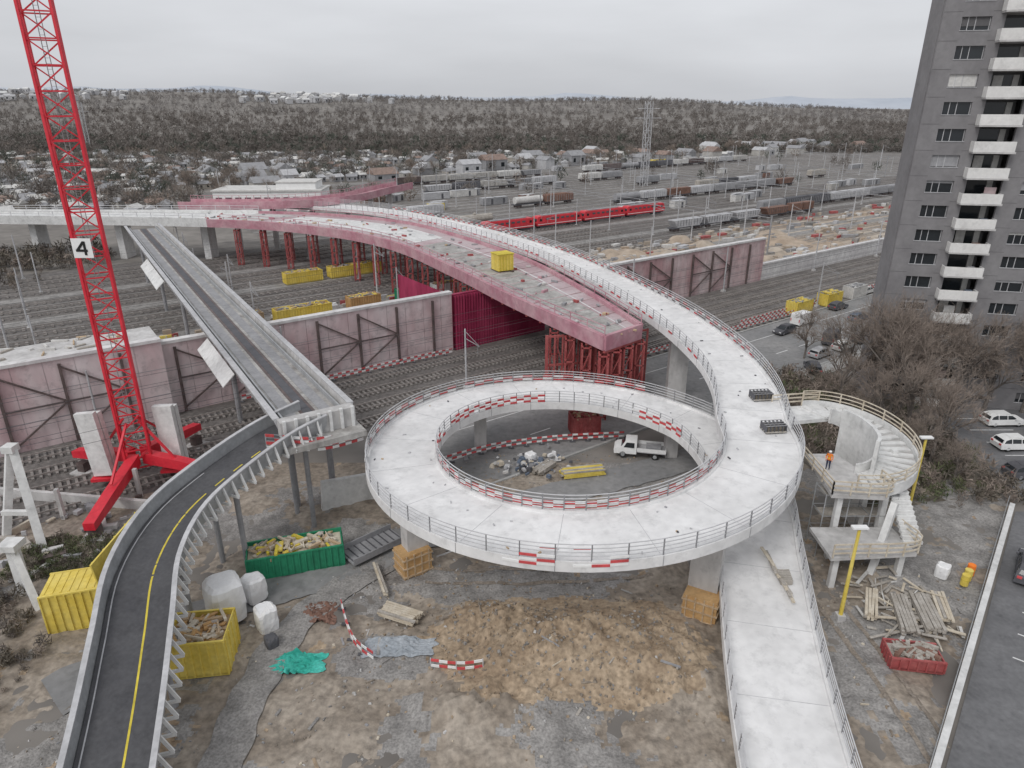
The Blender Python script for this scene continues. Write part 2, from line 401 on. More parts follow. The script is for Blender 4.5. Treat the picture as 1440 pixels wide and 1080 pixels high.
# ------------------------------------------------------------------ main viaduct under construction
via = empty('road_viaduct')
Ledge = catmull([(10.9, 77.3, 0), (0, 96, 0), (-9.5, 114, 0), (-24, 138, 0), (-42, 154, 0), (-69, 165, 0), (-120, 170, 0), (-190, 172, 0)], 3.0)
Redge = catmull([(16.0, 82.0, 0), (10.6, 100, 0), (2.2, 122, 0), (-12, 146, 0), (-28, 165, 0), (-58, 178, 0), (-110, 180, 0), (-190, 181, 0)], 3.0)
nn = 70
def rs(P, n):
    out = []
    for i in range(n):
        f = i / (n - 1) * (len(P) - 1); a = int(f); b = min(a + 1, len(P) - 1); out.append(P[a].lerp(P[b], f - a))
    return out
Lp, Rp = rs(Ledge, nn), rs(Redge, nn); NP = next(i for i in range(nn) if Lp[i].x < -70)
mb = MB(); ZT = 10.2
def strip(a0, a1, z, k, i0=0, i1=nn):
    vs = []
    for i in range(i0, i1):
        l, r = Lp[i], Rp[i]; p = l.lerp(r, a0); q = l.lerp(r, a1); vs += [(p.x, p.y, z), (q.x, q.y, z)]
    mb.add(vs, [(2 * i, 2 * i + 1, 2 * i + 3, 2 * i + 2) for i in range(i1 - i0 - 1)], k)
strip(0, 1, ZT - 1.3, 'red_steel', 0, NP + 1); strip(0, 1, ZT - 1.3, 'conc', NP, nn)
strip(0, 1, ZT, 'pink_deck', 0, NP + 1); strip(0, 1, ZT, 'conc_white', NP, nn)
strip(.2, .66, ZT + .03, 'conc_dirty', 0, 19); strip(.25, .8, ZT + .03, 'conc_white', 19, 33); strip(.1, .9, ZT + .03, 'conc', 33, NP + 1)
strip(.70, .73, ZT + .045, 'wall_white', 0, NP)
frL = frames([Vector((p.x, p.y, ZT)) for p in Lp]); frR = frames([Vector((p.x, p.y, ZT)) for p in Rp])
for fr in (frL, frR):
    mb.sweep(fr[:NP + 1], [(-.2, -1.3), (.2, -1.3), (.3, .55), (-.3, .55)], 'pink_edge'); mb.sweep(fr[NP:], [(-.2, -1.3), (.2, -1.3), (.3, .75), (-.3, .75)], 'conc_white')
mb.beam((10.9, 77.3, ZT - .4), (16, 82, ZT - .4), .5, 1.9, 'pink_edge')
mb.build('deck', via)
mb = MB(); railing(mb, frL[:NP], 0, 'pink_edge', 1, 1.7, 3, .08, .1); railing(mb, frR[:NP], 0, 'pink_edge', 1, 1.7, 3, .08, .1)
railing(mb, frL[NP:], 0, 'rail_white', 1, 1.8, 3, .1, .12); railing(mb, frR[NP:], 0, 'rail_white', 1, 1.8, 3, .1, .12)
for i in range(140):
    f = random.randrange(0, 40); p = Lp[f].lerp(Rp[f], U(.06, .9)); mb.box((p.x, p.y, ZT + .2), (U(.2, 1.4), U(.1, .5), U(.1, .4)), random.choice(['wood', 'grey', 'grey', 'pink_edge', 'red_steel', 'grey_l', 'offwhite']), R() * 3)
for i in range(0, 16):
    l, r = Lp[i], Rp[i]; mb.beam((l.x, l.y, ZT + .05), (r.x, r.y, ZT + .05), .12, .06, 'wall_pink2')
mb.build('edge_protection', via)
mb = MB()
for i in range(0, NP, 1):
    for a in ((.0, .33, .66, 1.0) if i < 12 else (.03, .5)):
        if i % 2 and i > 12: continue
        p = Lp[i].lerp(Rp[i], a); n_ = -ST * p.x + CT * p.y
        if 70 < n_ < 91: continue
        for dx, dy in ((-.5, -.5), (.5, -.5), (.5, .5), (-.5, .5)): mb.box((p.x + dx, p.y + dy, 4.3), (.2, .2, 8.6), 'red_steel')
        for z in (.4, 2.8, 5.4, 8.3):
            mb.box((p.x, p.y - .5, z), (1.2, .16, .16), 'red_steel'); mb.box((p.x - .5, p.y, z), (.16, 1.2, .16), 'red_steel'); mb.box((p.x + .5, p.y, z), (.16, 1.2, .16), 'red_steel')
        for z in (.4, 2.8, 5.4): mb.beam((p.x - .5, p.y - .5, z), (p.x + .5, p.y - .5, z + 2.5), .1, .1, 'red_steel')
for i in range(0, 14):
    a, b = Lp[i], Rp[i]; mb.beam((a.x, a.y, 8.75), (b.x, b.y, 8.75), .35, .4, 'red_steel')
for i in range(14):
    f = i / 13; x = 4.5 + 13.5 * f; y = 84.5 + 3 * f
    mb.box((x, y, 4.2), (.42 if i % 3 == 0 else .22, .3, 8.4), 'red_steel')
    if i < 13: mb.beam((x, y, .5), (x + 1.04, y + .23, 4.2), .1, .1, 'red_steel'); mb.beam((x + 1.04, y + .23, 4.4), (x, y, 8), .1, .1, 'red_steel')
for z in (.6, 4.3, 8.2): mb.beam((4.5, 84.5, z), (18, 87.5, z), .25, .25, 'red_steel')
mb.build('falsework', via)
mb = MB()
for i in range(NP + 2, nn, 6):
    p = Lp[i].lerp(Rp[i], .5); mb.box((p.x, p.y, 4.4), (1.6, 4.5, 8.8), 'conc_white')
mb.build('piers', via)
mb = MB(); c = (-1.6, 113.6, ZT)
mb.box((c[0], c[1], ZT + 1.6), (2.8, 2.6, 2.6), 'yellow', .5); mb.box((c[0], c[1], ZT + 3.0), (3.0, 2.8, .15), 'paint_yellow', .5)
for i in range(5): mb.box((c[0] + cos(.5) * (-1.1 + .55 * i) + sin(.5) * 1.33, c[1] + sin(.5) * (-1.1 + .55 * i) - cos(.5) * 1.33, ZT + 1.6), (.1, .08, 2.5), 'paint_yellow', .5)
for dx in (-1.2, 1.2): mb.box((c[0] + dx, c[1], ZT + .15), (.3, 2.6, .3), 'steel_dark', .5)
mb.build('yellow_site_container')

# ------------------------------------------------------------------ retaining wall
wall = empty('retaining_wall')
mb = MB()
def wallseg(t0, t1, h, k, brace=True, n=88.9):
    t = t0
    while t < t1 - .01:
        w = min(3.0, t1 - t); mb.box(TN(t + w / 2, n, h / 2), (w - .05, .5, h), k, TR); t += 3
        for z in (.33, .66): mb.box(TN(t - 3 + w / 2, n - .26, h * z), (w - .05, .03, .05), 'grey', TR)
    mb.tbar(t0, t1, n + .05, h / 2, .4, h - .2, 'wall_white')
    mb.tbar(t0, t1, n + .1, h + .18, 1.1, .36, 'wall_white')
    if brace:
        t = t0 + 1.5; j = 0
        while t < t1:
            a = TN(t, n - .45, 0); mb.box((a[0], a[1], h / 2 - .3), (.3, .3, h - .4), 'steel_dark', TR)
            if t + 6 < t1 and j % 3 != 2:
                mb.beam(TN(t, n - .5, .6), TN(t + 6, n - .5, h * .5), .18, .18, 'steel_dark')
                mb.beam(TN(t + 6, n - .5, h * .5), TN(t, n - .5, h - .8), .18, .18, 'steel_dark')
                mb.beam(TN(t, n - .5, h * .5), TN(t + 6, n - .5, h * .5), .16, .16, 'steel_dark')
            t += 6; j += 1
wallseg(-96, 12, 9.9, 'wall_pink', True, 87.6); wallseg(12, 53, 9.1, 'wall_pink'); wallseg(71, 132, 9, 'wall_pink2'); wallseg(132, 330, 3.4, 'wall_white', False)
mb.tbar(-96, 12, 91.4, 9.9, 6.0, .2, 'conc')
for i in range(160):
    p = TN(U(-90, 10), U(88.8, 94)); mb.box((p[0], p[1], 10.1), (U(.3, 2), U(.1, .5), U(.1, .4)), random.choice(['grey', 'wood_grey', 'offwhite', 'wood', 'conc_white']), R() * 3)
mb.build('wall_panels', wall)
mb = MB(); vs = []; k = 72
for i in range(k + 1):
    t = 53 + 18 * i / k; n = 88.4 + (.22 if i % 2 else -.22)
    vs += [TN(t, n, 0), TN(t, n, 8.8)]
mb.add(vs, [(2 * i, 2 * i + 2, 2 * i + 3, 2 * i + 1) for i in range(k)], 'magenta')
mb.box(TN(62, 89.4, 4.4), (18, .6, 8.8), 'magenta', TR)
vs = []
for i in range(61):
    f = i / 60; p = TN(53 + .22 * (i % 2), 88.4 + 18 * f); vs += [(p[0], p[1], 0), (p[0], p[1], 8.8)]
mb.add(vs, [(2 * i, 2 * i + 2, 2 * i + 3, 2 * i + 1) for i in range(60)], 'magenta')
mb.build('magenta_formwork_curtain', wall)

# ------------------------------------------------------------------ service bridge (left)
fb = empty('steel_service_bridge')
A = Vector((-17.4, 55.4, 10.0)); B = Vector((-82, 155, 10.2))
n_s = 60; line = [A.lerp(B, i / n_s) for i in range(n_s + 1)]; F2 = frames(line)
mb = MB(); w = 2.75
mb.sweep(F2, [(-w, -.35), (w, -.35), (w, 0), (-w, 0)], 'conc_dirty')
for o, w_, k_ in ((-1.55, .5, 'grey'), (-.55, .14, 'steel_dark'), (0.0, .4, 'grey_d'), (.55, .14, 'steel_dark'), (1.55, .5, 'grey')): mb.sweep(F2, [(o - w_, .004), (o + w_, .004), (o + w_, .03), (o - w_, .03)], k_)
for sgn in (-1, 1):
    mb.sweep(F2, [(sgn * w, -.9), (sgn * (w + .12), -.9), (sgn * (w + .55), .9), (sgn * (w + .43), .9)], 'conc')
    mb.sweep(F2, [(sgn * (w + .3), .9), (sgn * (w + .85), .9), (sgn * (w + .85), 1.02), (sgn * (w + .3), 1.02)], 'grey_l')
    mb.sweep(F2, [(sgn * (w - .25), 0), (sgn * (w - .1), 0), (sgn * (w - .1), .55), (sgn * (w - .25), .55)], 'steel_galv')
mb.build('deck', fb)
mb = MB()
d = (B - A).normalized(); nrm = Vector((-d.y, d.x, 0)); nrm.normalize(); LEN = (B - A).length
for i in range(0, 40):
    p = A + d * (LEN * i / 40)
    for sgn in (-1, 1): mb.beam(p + nrm * sgn * (w + .1) + Vector((0, 0, -.8)), p + nrm * sgn * (w + .65) + Vector((0, 0, .9)), .12, .3, 'grey_l')
for s0, s1, sgn in ((16, 30, 1), (64, 84, 1), (10, 26, -1)):
    a = A + d * s0; b = A + d * s1; o1 = nrm * sgn * (w + .6); o2 = nrm * sgn * (w + (1.9 if sgn > 0 else 1.5))
    vs = [a + o1 + Vector((0, 0, -.1)), b + o1 + Vector((0, 0, -.1)), b + o2 + Vector((0, 0, -1.3)), a + o2 + Vector((0, 0, -1.3))]
    vs += [v + Vector((0, 0, -.12)) for v in vs]
    mb.add(vs, [(0, 1, 2, 3), (7, 6, 5, 4), (0, 4, 5, 1), (1, 5, 6, 2), (2, 6, 7, 3), (3, 7, 4, 0)], 'conc_white')
mb.build('brackets_and_shields', fb)
mb = MB()
for s in (3, 26, 40, 60, 84, 110):
    p = A + d * s
    for o in (-1.8, 1.8):
        q = p + nrm * o; mb.cyl((q.x, q.y, 0), (q.x, q.y, 9.2), .3, .3, 'grey', 10)
    a = p + nrm * 2.6; b = p - nrm * 2.6; mb.beam((a.x, a.y, 9.3), (b.x, b.y, 9.3), .6, .6, 'grey')
q = A - d * .6
mb.box((q.x, q.y, 9.9), (6.6, 1.1, 2.2), 'conc', atan2(nrm.y, nrm.x))
for i in range(7):
    e = q + nrm * (-3 + i) - d * .6; mb.box((e.x, e.y, 10.0), (.25, .3, 2.3), 'conc_white', atan2(nrm.y, nrm.x))
q = A - d * 1.5; mb.box((q.x, q.y, 9.0), (7.2, 2.6, .5), 'conc_dirty', atan2(nrm.y, nrm.x))
mb.build('supports', fb)
mb = MB(); b_ = frames(catmull([(-20.5, 51.5, 9.3), (-16.5, 53.2, 8.2), (-13.4, 57.0, 7.4)], .7)); boards(mb, b_, 0, ((0, .25), (.35, .6), (.7, .95), (1.05, 1.3)), 1, .1); railing(mb, b_, .1, 'steel_galv', 2); mb.build('barrier_boards', fb)

rp = empty('asphalt_access_ramp')
ctl = [(-17.8, 56.2, 9.9), (-20.4, 53.2, 9.4), (-23.0, 48.4, 8.6), (-24.7, 43.6, 7.8), (-24.7, 38.6, 6.8), (-23.1, 33.4, 5.7), (-21.4, 28.0, 4.5), (-19.2, 20, 2.6), (-16.5, 9, .2)]
F3 = frames(catmull(ctl, 1.0)); mb = MB(); w = 1.95
mb.sweep(F3, [(-w, -.4), (w, -.4), (w, 0), (-w, 0)], 'asphalt_dark')
for i in range(4, len(F3) - 2, 2): mb.sweep(F3[i:i + 2] if i < 12 else F3[i:i + 3], [(.42, .004), (.54, .004), (.54, .012), (.42, .012)], 'paint_yellow')
mb.sweep(F3[10:], [(-1.72, .004), (-1.64, .004), (-1.64, .012), (-1.72, .012)], 'grey_l')
for sgn in (-1, 1):
    mb.sweep(F3, [(sgn * w, -.5), (sgn * (w + .08), -.5), (sgn * (w + .30), .95), (sgn * (w + .22), .95)], 'steel_galv')
    mb.sweep(F3, [(sgn * (w + .1), .95), (sgn * (w + .42), .95), (sgn * (w + .42), 1.05), (sgn * (w + .1), 1.05)], 'grey_l')
mb.build('deck', rp)
mb = MB()
for i in range(1, len(F3) - 6, 1):
    p, n = F3[i]; p = Vector(p); n = Vector((n[0], n[1], 0))
    for sg in (1, -1):
        mb.beam(p + n * sg * (w + .3) + Vector((0, 0, .85)), p + n * sg * (w + .8) + Vector((0, 0, -.45)), .11, .2, 'conc_white')
        mb.beam(p + n * sg * (w - .2) + Vector((0, 0, -.5)), p + n * sg * (w + .85) + Vector((0, 0, -.5)), .12, .2, 'conc_white')
for i in (2, 10, 18, 26, 34):
    if i < len(F3):
        p, n = F3[i]
        for o in (-1.4, 1.4):
            if p[2] > 1: mb.cyl((p[0] + n[0] * o, p[1] + n[1] * o, 0), (p[0] + n[0] * o, p[1] + n[1] * o, p[2] - .4), .22, .22, 'grey', 10)
mb.build('brackets_and_columns', rp)
mb = MB(); mb.beam((-28.4, 38.6, 6.2), (-27.9, 44.4, 6.9), .12, 2.0, 'yellow')
for i in range(5): mb.beam((-28.4 + .1 * i - .08, 38.8 + 1.3 * i, 5.3 + .16 * i), (-28.4 + .1 * i - .08, 38.8 + 1.3 * i, 7.2 + .16 * i), .08, .08, 'paint_yellow')
mb.beam((-28.3, 41, 5.6), (-26.6, 41, 6.2), .12, .12, 'steel_dark'); mb.beam((-28.0, 43.5, 6.2), (-26.4, 43.3, 6.8), .12, .12, 'steel_dark'); mb.build('yellow_panel', rp)

# ------------------------------------------------------------------ crane
crane = empty('tower_crane', (-37.8, 62.0, 0))
def lattice(mb, z0, z1, hw, seg, k, rot, r=.09, rd=.06):
    cs = [(hw * sqrt(2) * cos(rot + pi / 4 + i * pi / 2), hw * sqrt(2) * sin(rot + pi / 4 + i * pi / 2)) for i in range(4)]
    for x, y in cs: mb.beam((x, y, z0), (x, y, z1), r * 2, r * 2, k)
    n = int((z1 - z0) / seg); h = (z1 - z0) / n
    for j in range(n):
        a = z0 + j * h; b = a + h
        for i in range(4):
            p, q = cs[i], cs[(i + 1) % 4]
            mb.beam((*p, a), (*q, a), rd * 2, rd * 2, k)
            if j % 2: p, q = q, p
            mb.beam((*p, a), (*q, b), rd * 2, rd * 2, k)
mb = MB(); lattice(mb, 2.2, 64, 1.15, 1.9, 'crane_red', radians(28), .11, .055)
for j in range(16):
    z = 4 + j * 3.8; mb.beam((-.3, .2, z), (-.3, .2, z + 3.8), .05, .05, 'grey'); mb.beam((.1, .2, z), (.1, .2, z + 3.8), .05, .05, 'grey')
    for i in range(9): mb.beam((-.3, .2, z + i * .42), (.1, .2, z + i * .42), .03, .03, 'grey')
mb.build('mast', crane)
mb = MB()
for ax, ay, zt in ((.6, -10.5, 1.5), (-7.8, 2.2, 2.2), (7.4, -1.2, 2.2), (2.2, 8.6, 2.2)):
    L_ = hypot(ax, ay); ux, uy = ax / L_, ay / L_
    a = Vector((ux * .8, uy * .8, 3.0)); b = Vector((ax, ay, zt)); sd = Vector((-uy, ux, 0)) * .5
    vs = []
    for p, hh in ((a, .95), (a.lerp(b, .6), .85), (b, .6)):
        for s_, z_ in ((-1, -1), (1, -1), (1, 1), (-1, 1)): vs.append(p + sd * s_ + Vector((0, 0, z_ * hh / 1.0 * .6)))
    fs = [(0, 3, 2, 1), (8, 9, 10, 11)]
    for o in (0, 4): fs += [(o + i, o + (i + 1) % 4, o + 4 + (i + 1) % 4, o + 4 + i) for i in range(4)]
    mb.add(vs, fs, 'crane_red')
    mb.beam((ux * .9, uy * .9, 7), (ux * L_ * .55, uy * L_ * .55, 3), .2, .2, 'crane_red')
    mb.box((ax * .93, ay * .93, .6), (.9, .9, 1.2), 'steel_dark', atan2(uy, ux)); mb.box((ax * .93, ay * .93, .1), (2, 2, .2), 'conc', atan2(uy, ux))
mb.build('base_cross', crane)
mb = MB()
for x, y, r in ((-3.2, -.6, .15), (2.9, 1.2, .15)):
    for i in range(2): mb.beam((x + (.25 if x > 0 else -.0), y + .8 * (i - .5), 1.4), (x - (.5 if x < 0 else -.1), y + .8 * (i - .5), 8.2 - .3 * i), .6, 1.9, 'conc_white')
    mb.box((x, y, 1.1), (2.4, 2.2, .3), 'crane_red', r)
mb.build('ballast_slabs', crane)
mb = MB()
mb.box((0, 0, 0), (1.7, .06, 1.7), 'white')
mb.box((.25, -.05, 0), (.2, .05, 1.2), 'black')
mb.box((-.05, -.052, -.2), (1.0, .05, .2), 'black'); mb.beam((.2, -.054, .55), (-.45, -.054, -.2), .05, .2, 'black')
o = mb.build('number_plate', crane); o.location = (.25, -1.65, 24.3)
mb = MB()
mb.box((0, 0, 64.8), (3, 3, 1.6), 'crane_red'); mb.box((1.9, -1.4, 66.5), (1.6, 2.0, 2.2), 'white')
for s_ in (-1, 1): mb.beam((-15, s_ * .8, 66.5), (0, s_ * .8, 66.5), .2, .2, 'crane_red')
mb.box((-13.5, 0, 65.6), (2.5, 1.8, 2.6), 'conc')
for s_, z_ in ((-.8, 66.4), (.8, 66.4), (0, 68.2)): mb.beam((0, s_, z_), (-2 + 48, s_, z_), .18, .18, 'crane_red')
for i in range(24):
    x = i * 2
    for s_ in (-.8, .8): mb.beam((x, s_, 66.4), (x + 1, 0, 68.2), .09, .09, 'crane_red'); mb.beam((x + 1, 0, 68.2), (x + 2, s_, 66.4), .09, .09, 'crane_red')
mb.build('jib', crane).rotation_euler.z = radians(170)

# ------------------------------------------------------------------ apartment tower
apt = empty('apartment_tower', (46.5, 83.9, 0), radians(-13))
NF = 18; FH = 2.82; Wd = 27.0; Dp = 5.0
wins = [(1.9, 4.8), (11.8, 14.8), (17.4, 19.8), (22.4, 25.2)]; log = (6.1, 9.8)
mb = MB(); gl = MB(); bl = MB()
top = NF * FH
for f in range(NF):
    z = f * FH
    mb.box((Wd / 2 - 0, Dp / 2 + .9, z + FH - .12), (Wd - .1, Dp - 1.7, .24), 'conc')
    segs = [(0, wins[0][0]), (wins[0][1], log[0]), (log[1], wins[1][0]), (wins[1][1], wins[2][0]), (wins[2][1], wins[3][0]), (wins[3][1], Wd)]
    for a, b in segs:
        mb.box(((a + b) / 2, .2, z + FH / 2), (b - a, .4, FH), 'facade')
        mb.box(((a + b) / 2, -.004, z + .02), (b - a, .02, .035), 'facade_dark')
    for a, b in wins:
        mb.box(((a + b) / 2, .2, z + .5), (b - a, .396, 1.0), 'facade'); mb.box(((a + b) / 2, .2, z + 2.58), (b - a, .396, .48), 'facade')
        gl.box(((a + b) / 2, .32, z + 1.67), (b - a, .04, 1.34), 'glass')
        for x in (a + .06, b - .06, (a + b) / 2, a + (b - a) * .25): gl.box((x, .26, z + 1.67), (.07, .08, 1.34), 'grey_l')
        bl.box(((a + b) / 2, .04, z + 1.0), (b - a + .1, .2, .06), 'grey_l')
        h = random.choice([0, 0, .3, .5, .9, 1.25, 0])
        if h: bl.box(((a + b) / 2, .24, z + 2.34 - h / 2), (b - a - .1, .03, h), random.choice(['grey', 'offwhite', 'facade_dark', 'grey_l']))
    a, b = log
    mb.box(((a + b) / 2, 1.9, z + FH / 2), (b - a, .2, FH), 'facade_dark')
    gl.box(((a + b) / 2 - .4, 1.77, z + 1.25), (2.4, .05, 2.1), 'glass'); gl.box(((a + b) / 2 + 1.2, 1.75, z + 1.25), (.6, .07, 2.1), 'offwhite')
    if f % 3 == 1: gl.box(((a + b) / 2 - .6, 1.70, z + 1.3), (1.0, .04, 1.9), 'offwhite')
    mb.box(((a + b) / 2 - .2, .35, z + .02 - .12), (b - a + .6, 3.0, .22), 'conc')
    bl.box(((a + b) / 2 - .3, -1.1, z + .52), (b - a + .5, .12, 1.12), 'balcony')
    bl.box((a - .5, -.5, z + .52), (.1, 1.15, 1.12), 'balcony'); bl.box((b - .1, -.5, z + .52), (.1, 1.15, 1.12), 'balcony')
    if R() < .6: bl.box(((a + b) / 2 + U(-1, 1), -.4, z + .6), (.8, .5, .9), random.choice(['grey', 'brown', 'green', 'blue', 'offwhite']))
    if R() < .4: bl.box(((a + b) / 2 + U(-1, 1), .2, z + .9), (1.2, .1, 1.6), random.choice(['grey', 'offwhite', 'wall_pink2']))
mb.box((.2, Dp / 2 + .4, top / 2), (.4, Dp - .4, top), 'facade'); mb.box((Wd - .2, Dp / 2 + .4, top / 2), (.4, Dp - .4, top), 'facade'); mb.box((Wd / 2, Dp + .1, top / 2), (Wd - .8, .4, top), 'facade')
mb.box((17, Dp + 4.3, top / 2), (19, 8, top - .02), 'facade')
mb.box((Wd / 2, Dp / 2 + .1, top + .3), (Wd + .4, Dp + .6, .6), 'facade_dark'); mb.box((17, Dp + 1.5, top + 1.8), (7, 5, 2.6), 'facade')
mb.box((17, Dp + 4.5, top + .3), (19.4, 7.9, .58), 'facade_dark')
mb.build('walls', apt); gl.build('windows', apt); bl.build('balconies_and_blinds', apt)
for x, y, w_, h_, nm in ((66, 118, 20, 22, 'apartment_block'), (92, 112, 24, 18, 'apartment_block')):
    e = empty(nm, (x + 24, y - 16, 0), radians(36)); mb = MB(); mb.box((0, 0, h_ / 2), (w_, 11, h_), 'house')
    for f in range(int(h_ / 3)):
        for i in range(int(w_ / 3) - 1): mb.box((-w_ / 2 + 2.5 + 3 * i, -5.51, 1.7 + 3 * f), (1.4, .1, 1.4), 'glass'); mb.box((-w_ / 2 + 2.5 + 3 * i, 5.51, 1.7 + 3 * f), (1.4, .1, 1.4), 'glass')
    mb.box((0, 0, h_ + .2), (w_ + .6, 11.6, .4), 'grey_d'); mb.build('walls_and_windows', e)

# ------------------------------------------------------------------ stair structure beside the spiral
st = empty('stair_structure'); mb = MB()
SC = (30.0, 54.9)
arc = []
for i in range(45):
    a = radians(115 - 225 * i / 44); arc.append(Vector((SC[0] + 3.6 * cos(a), SC[1] + 4.6 * sin(a), 9.2 - 2.6 * i / 44)))
FS = frames(arc)
mb.sweep(FS, [(-1.5, -.35), (1.5, -.35), (1.5, -.1), (-1.5, -.1)], 'conc')
for i in range(0, 44, 2):
    p, n = FS[i]; mb.box((p[0], p[1], p[2] - .02), (2.9, .55, .18), 'conc_white', atan2(n[1], n[0]))
mb.sweep(FS, [(1.5, -.5), (1.7, -.5), (1.7, .5), (1.5, .5)], 'conc_white'); mb.sweep(FS, [(-1.7, -.5), (-1.5, -.5), (-1.5, .9), (-1.7, .9)], 'conc_white')
mb.slab([(24.6, 60.2), (29.6, 61.0), (29.2, 57.9), (24.9, 57.0)], 8.75, 9.1, 'conc_white')
mb.slab([(26.0, 48.6), (30.4, 48.2), (30.6, 51.2), (29.3, 55.6), (26.6, 55.6)], 6.25, 6.6, 'conc')
mb.slab([(24.8, 44.6), (31.8, 45.2), (31.6, 48.8), (24.8, 48.8)], 3.0, 3.3, 'conc')
cw = [Vector((29.7 + 1.5 * cos(a), 54.2 + 3.4 * sin(a), 0)) for a in [radians(x) for x in range(70, -75, -10)]]
mb.sweep(frames(cw), [(-.15, 0), (.15, 0), (.15, 10.2), (-.15, 10.2)], 'conc_white')
for x, y, z in ((32.8, 58.2, 8.6), (33.4, 53.6, 8), (31, 49.6, 6.2), (27, 49.2, 6.2), (26, 58.4, 8.7), (25.6, 45.4, 3), (31, 45.8, 3)):
    mb.box((x, y, z / 2), (.45, .45, z), 'conc_white')
mb.beam((30.8, 47.8, 6.3), (29.0, 46.1, 0), .5, .6, 'conc_white')
for i in range(12): mb.box((32.2, 50.2 - .32 * i, 6.3 - .27 * i), (1.5, .4, .25), 'conc_white')
mb.build('flights_and_landings', st)
mb = MB()
railing(mb, FS, 1.62, 'timber_pale', 4, 1.5, 4, .08, .1)
for poly, z in (([(24.8, 60.4), (29.6, 61.2)], 9.1), ([(26, 48.6), (30.5, 48.2), (30.8, 50.6)], 6.6), ([(24.9, 44.6), (31.8, 45.2), (31.8, 48.6)], 3.3), ([(26, 48.6), (26, 54.6)], 6.6)):
    pp = catmull([(x, y, z) for x, y in poly], .7) if len(poly) > 2 else [Vector((*poly[0], z)).lerp(Vector((*poly[1], z)), i / 6) for i in range(7)]
    railing(mb, frames(pp), 0, 'timber_pale', 2, 1.2, 3, .1, .1)
for x in (26, 28, 30, 32):
    for y in (49.4, 51.4): mb.cyl((x, y, 0), (x, y, 6.1), .05, .05, 'steel_galv', 6)
    for z in (2, 4, 6): mb.beam((x, 49.4, z), (x, 51.4, z), .05, .05, 'steel_galv')
for z in (2, 4, 6):
    for y in (49.4, 51.4): mb.beam((26, y, z), (32, y, z), .05, .05, 'steel_galv')
    mb.box((29, 50.4, z - .15), (6, 1.2, .06), 'wood_grey')
mb.build('railings_and_scaffold', st)
mb = MB()
for i in range(7): mb.box((20.4, 42.0 + .14 * i, 3.05 + .05 * i), (.9, .1, .4), 'wood_grey', 0)
for i in range(10): mb.box((20.2 - .04 * i, 41 + .4 * i, 3.0 + .05 * i), (.22, 2.4, .12), 'wood_grey' if i % 3 else 'timber_pale', U(-.1, .1))
mb.build('plank_stack')

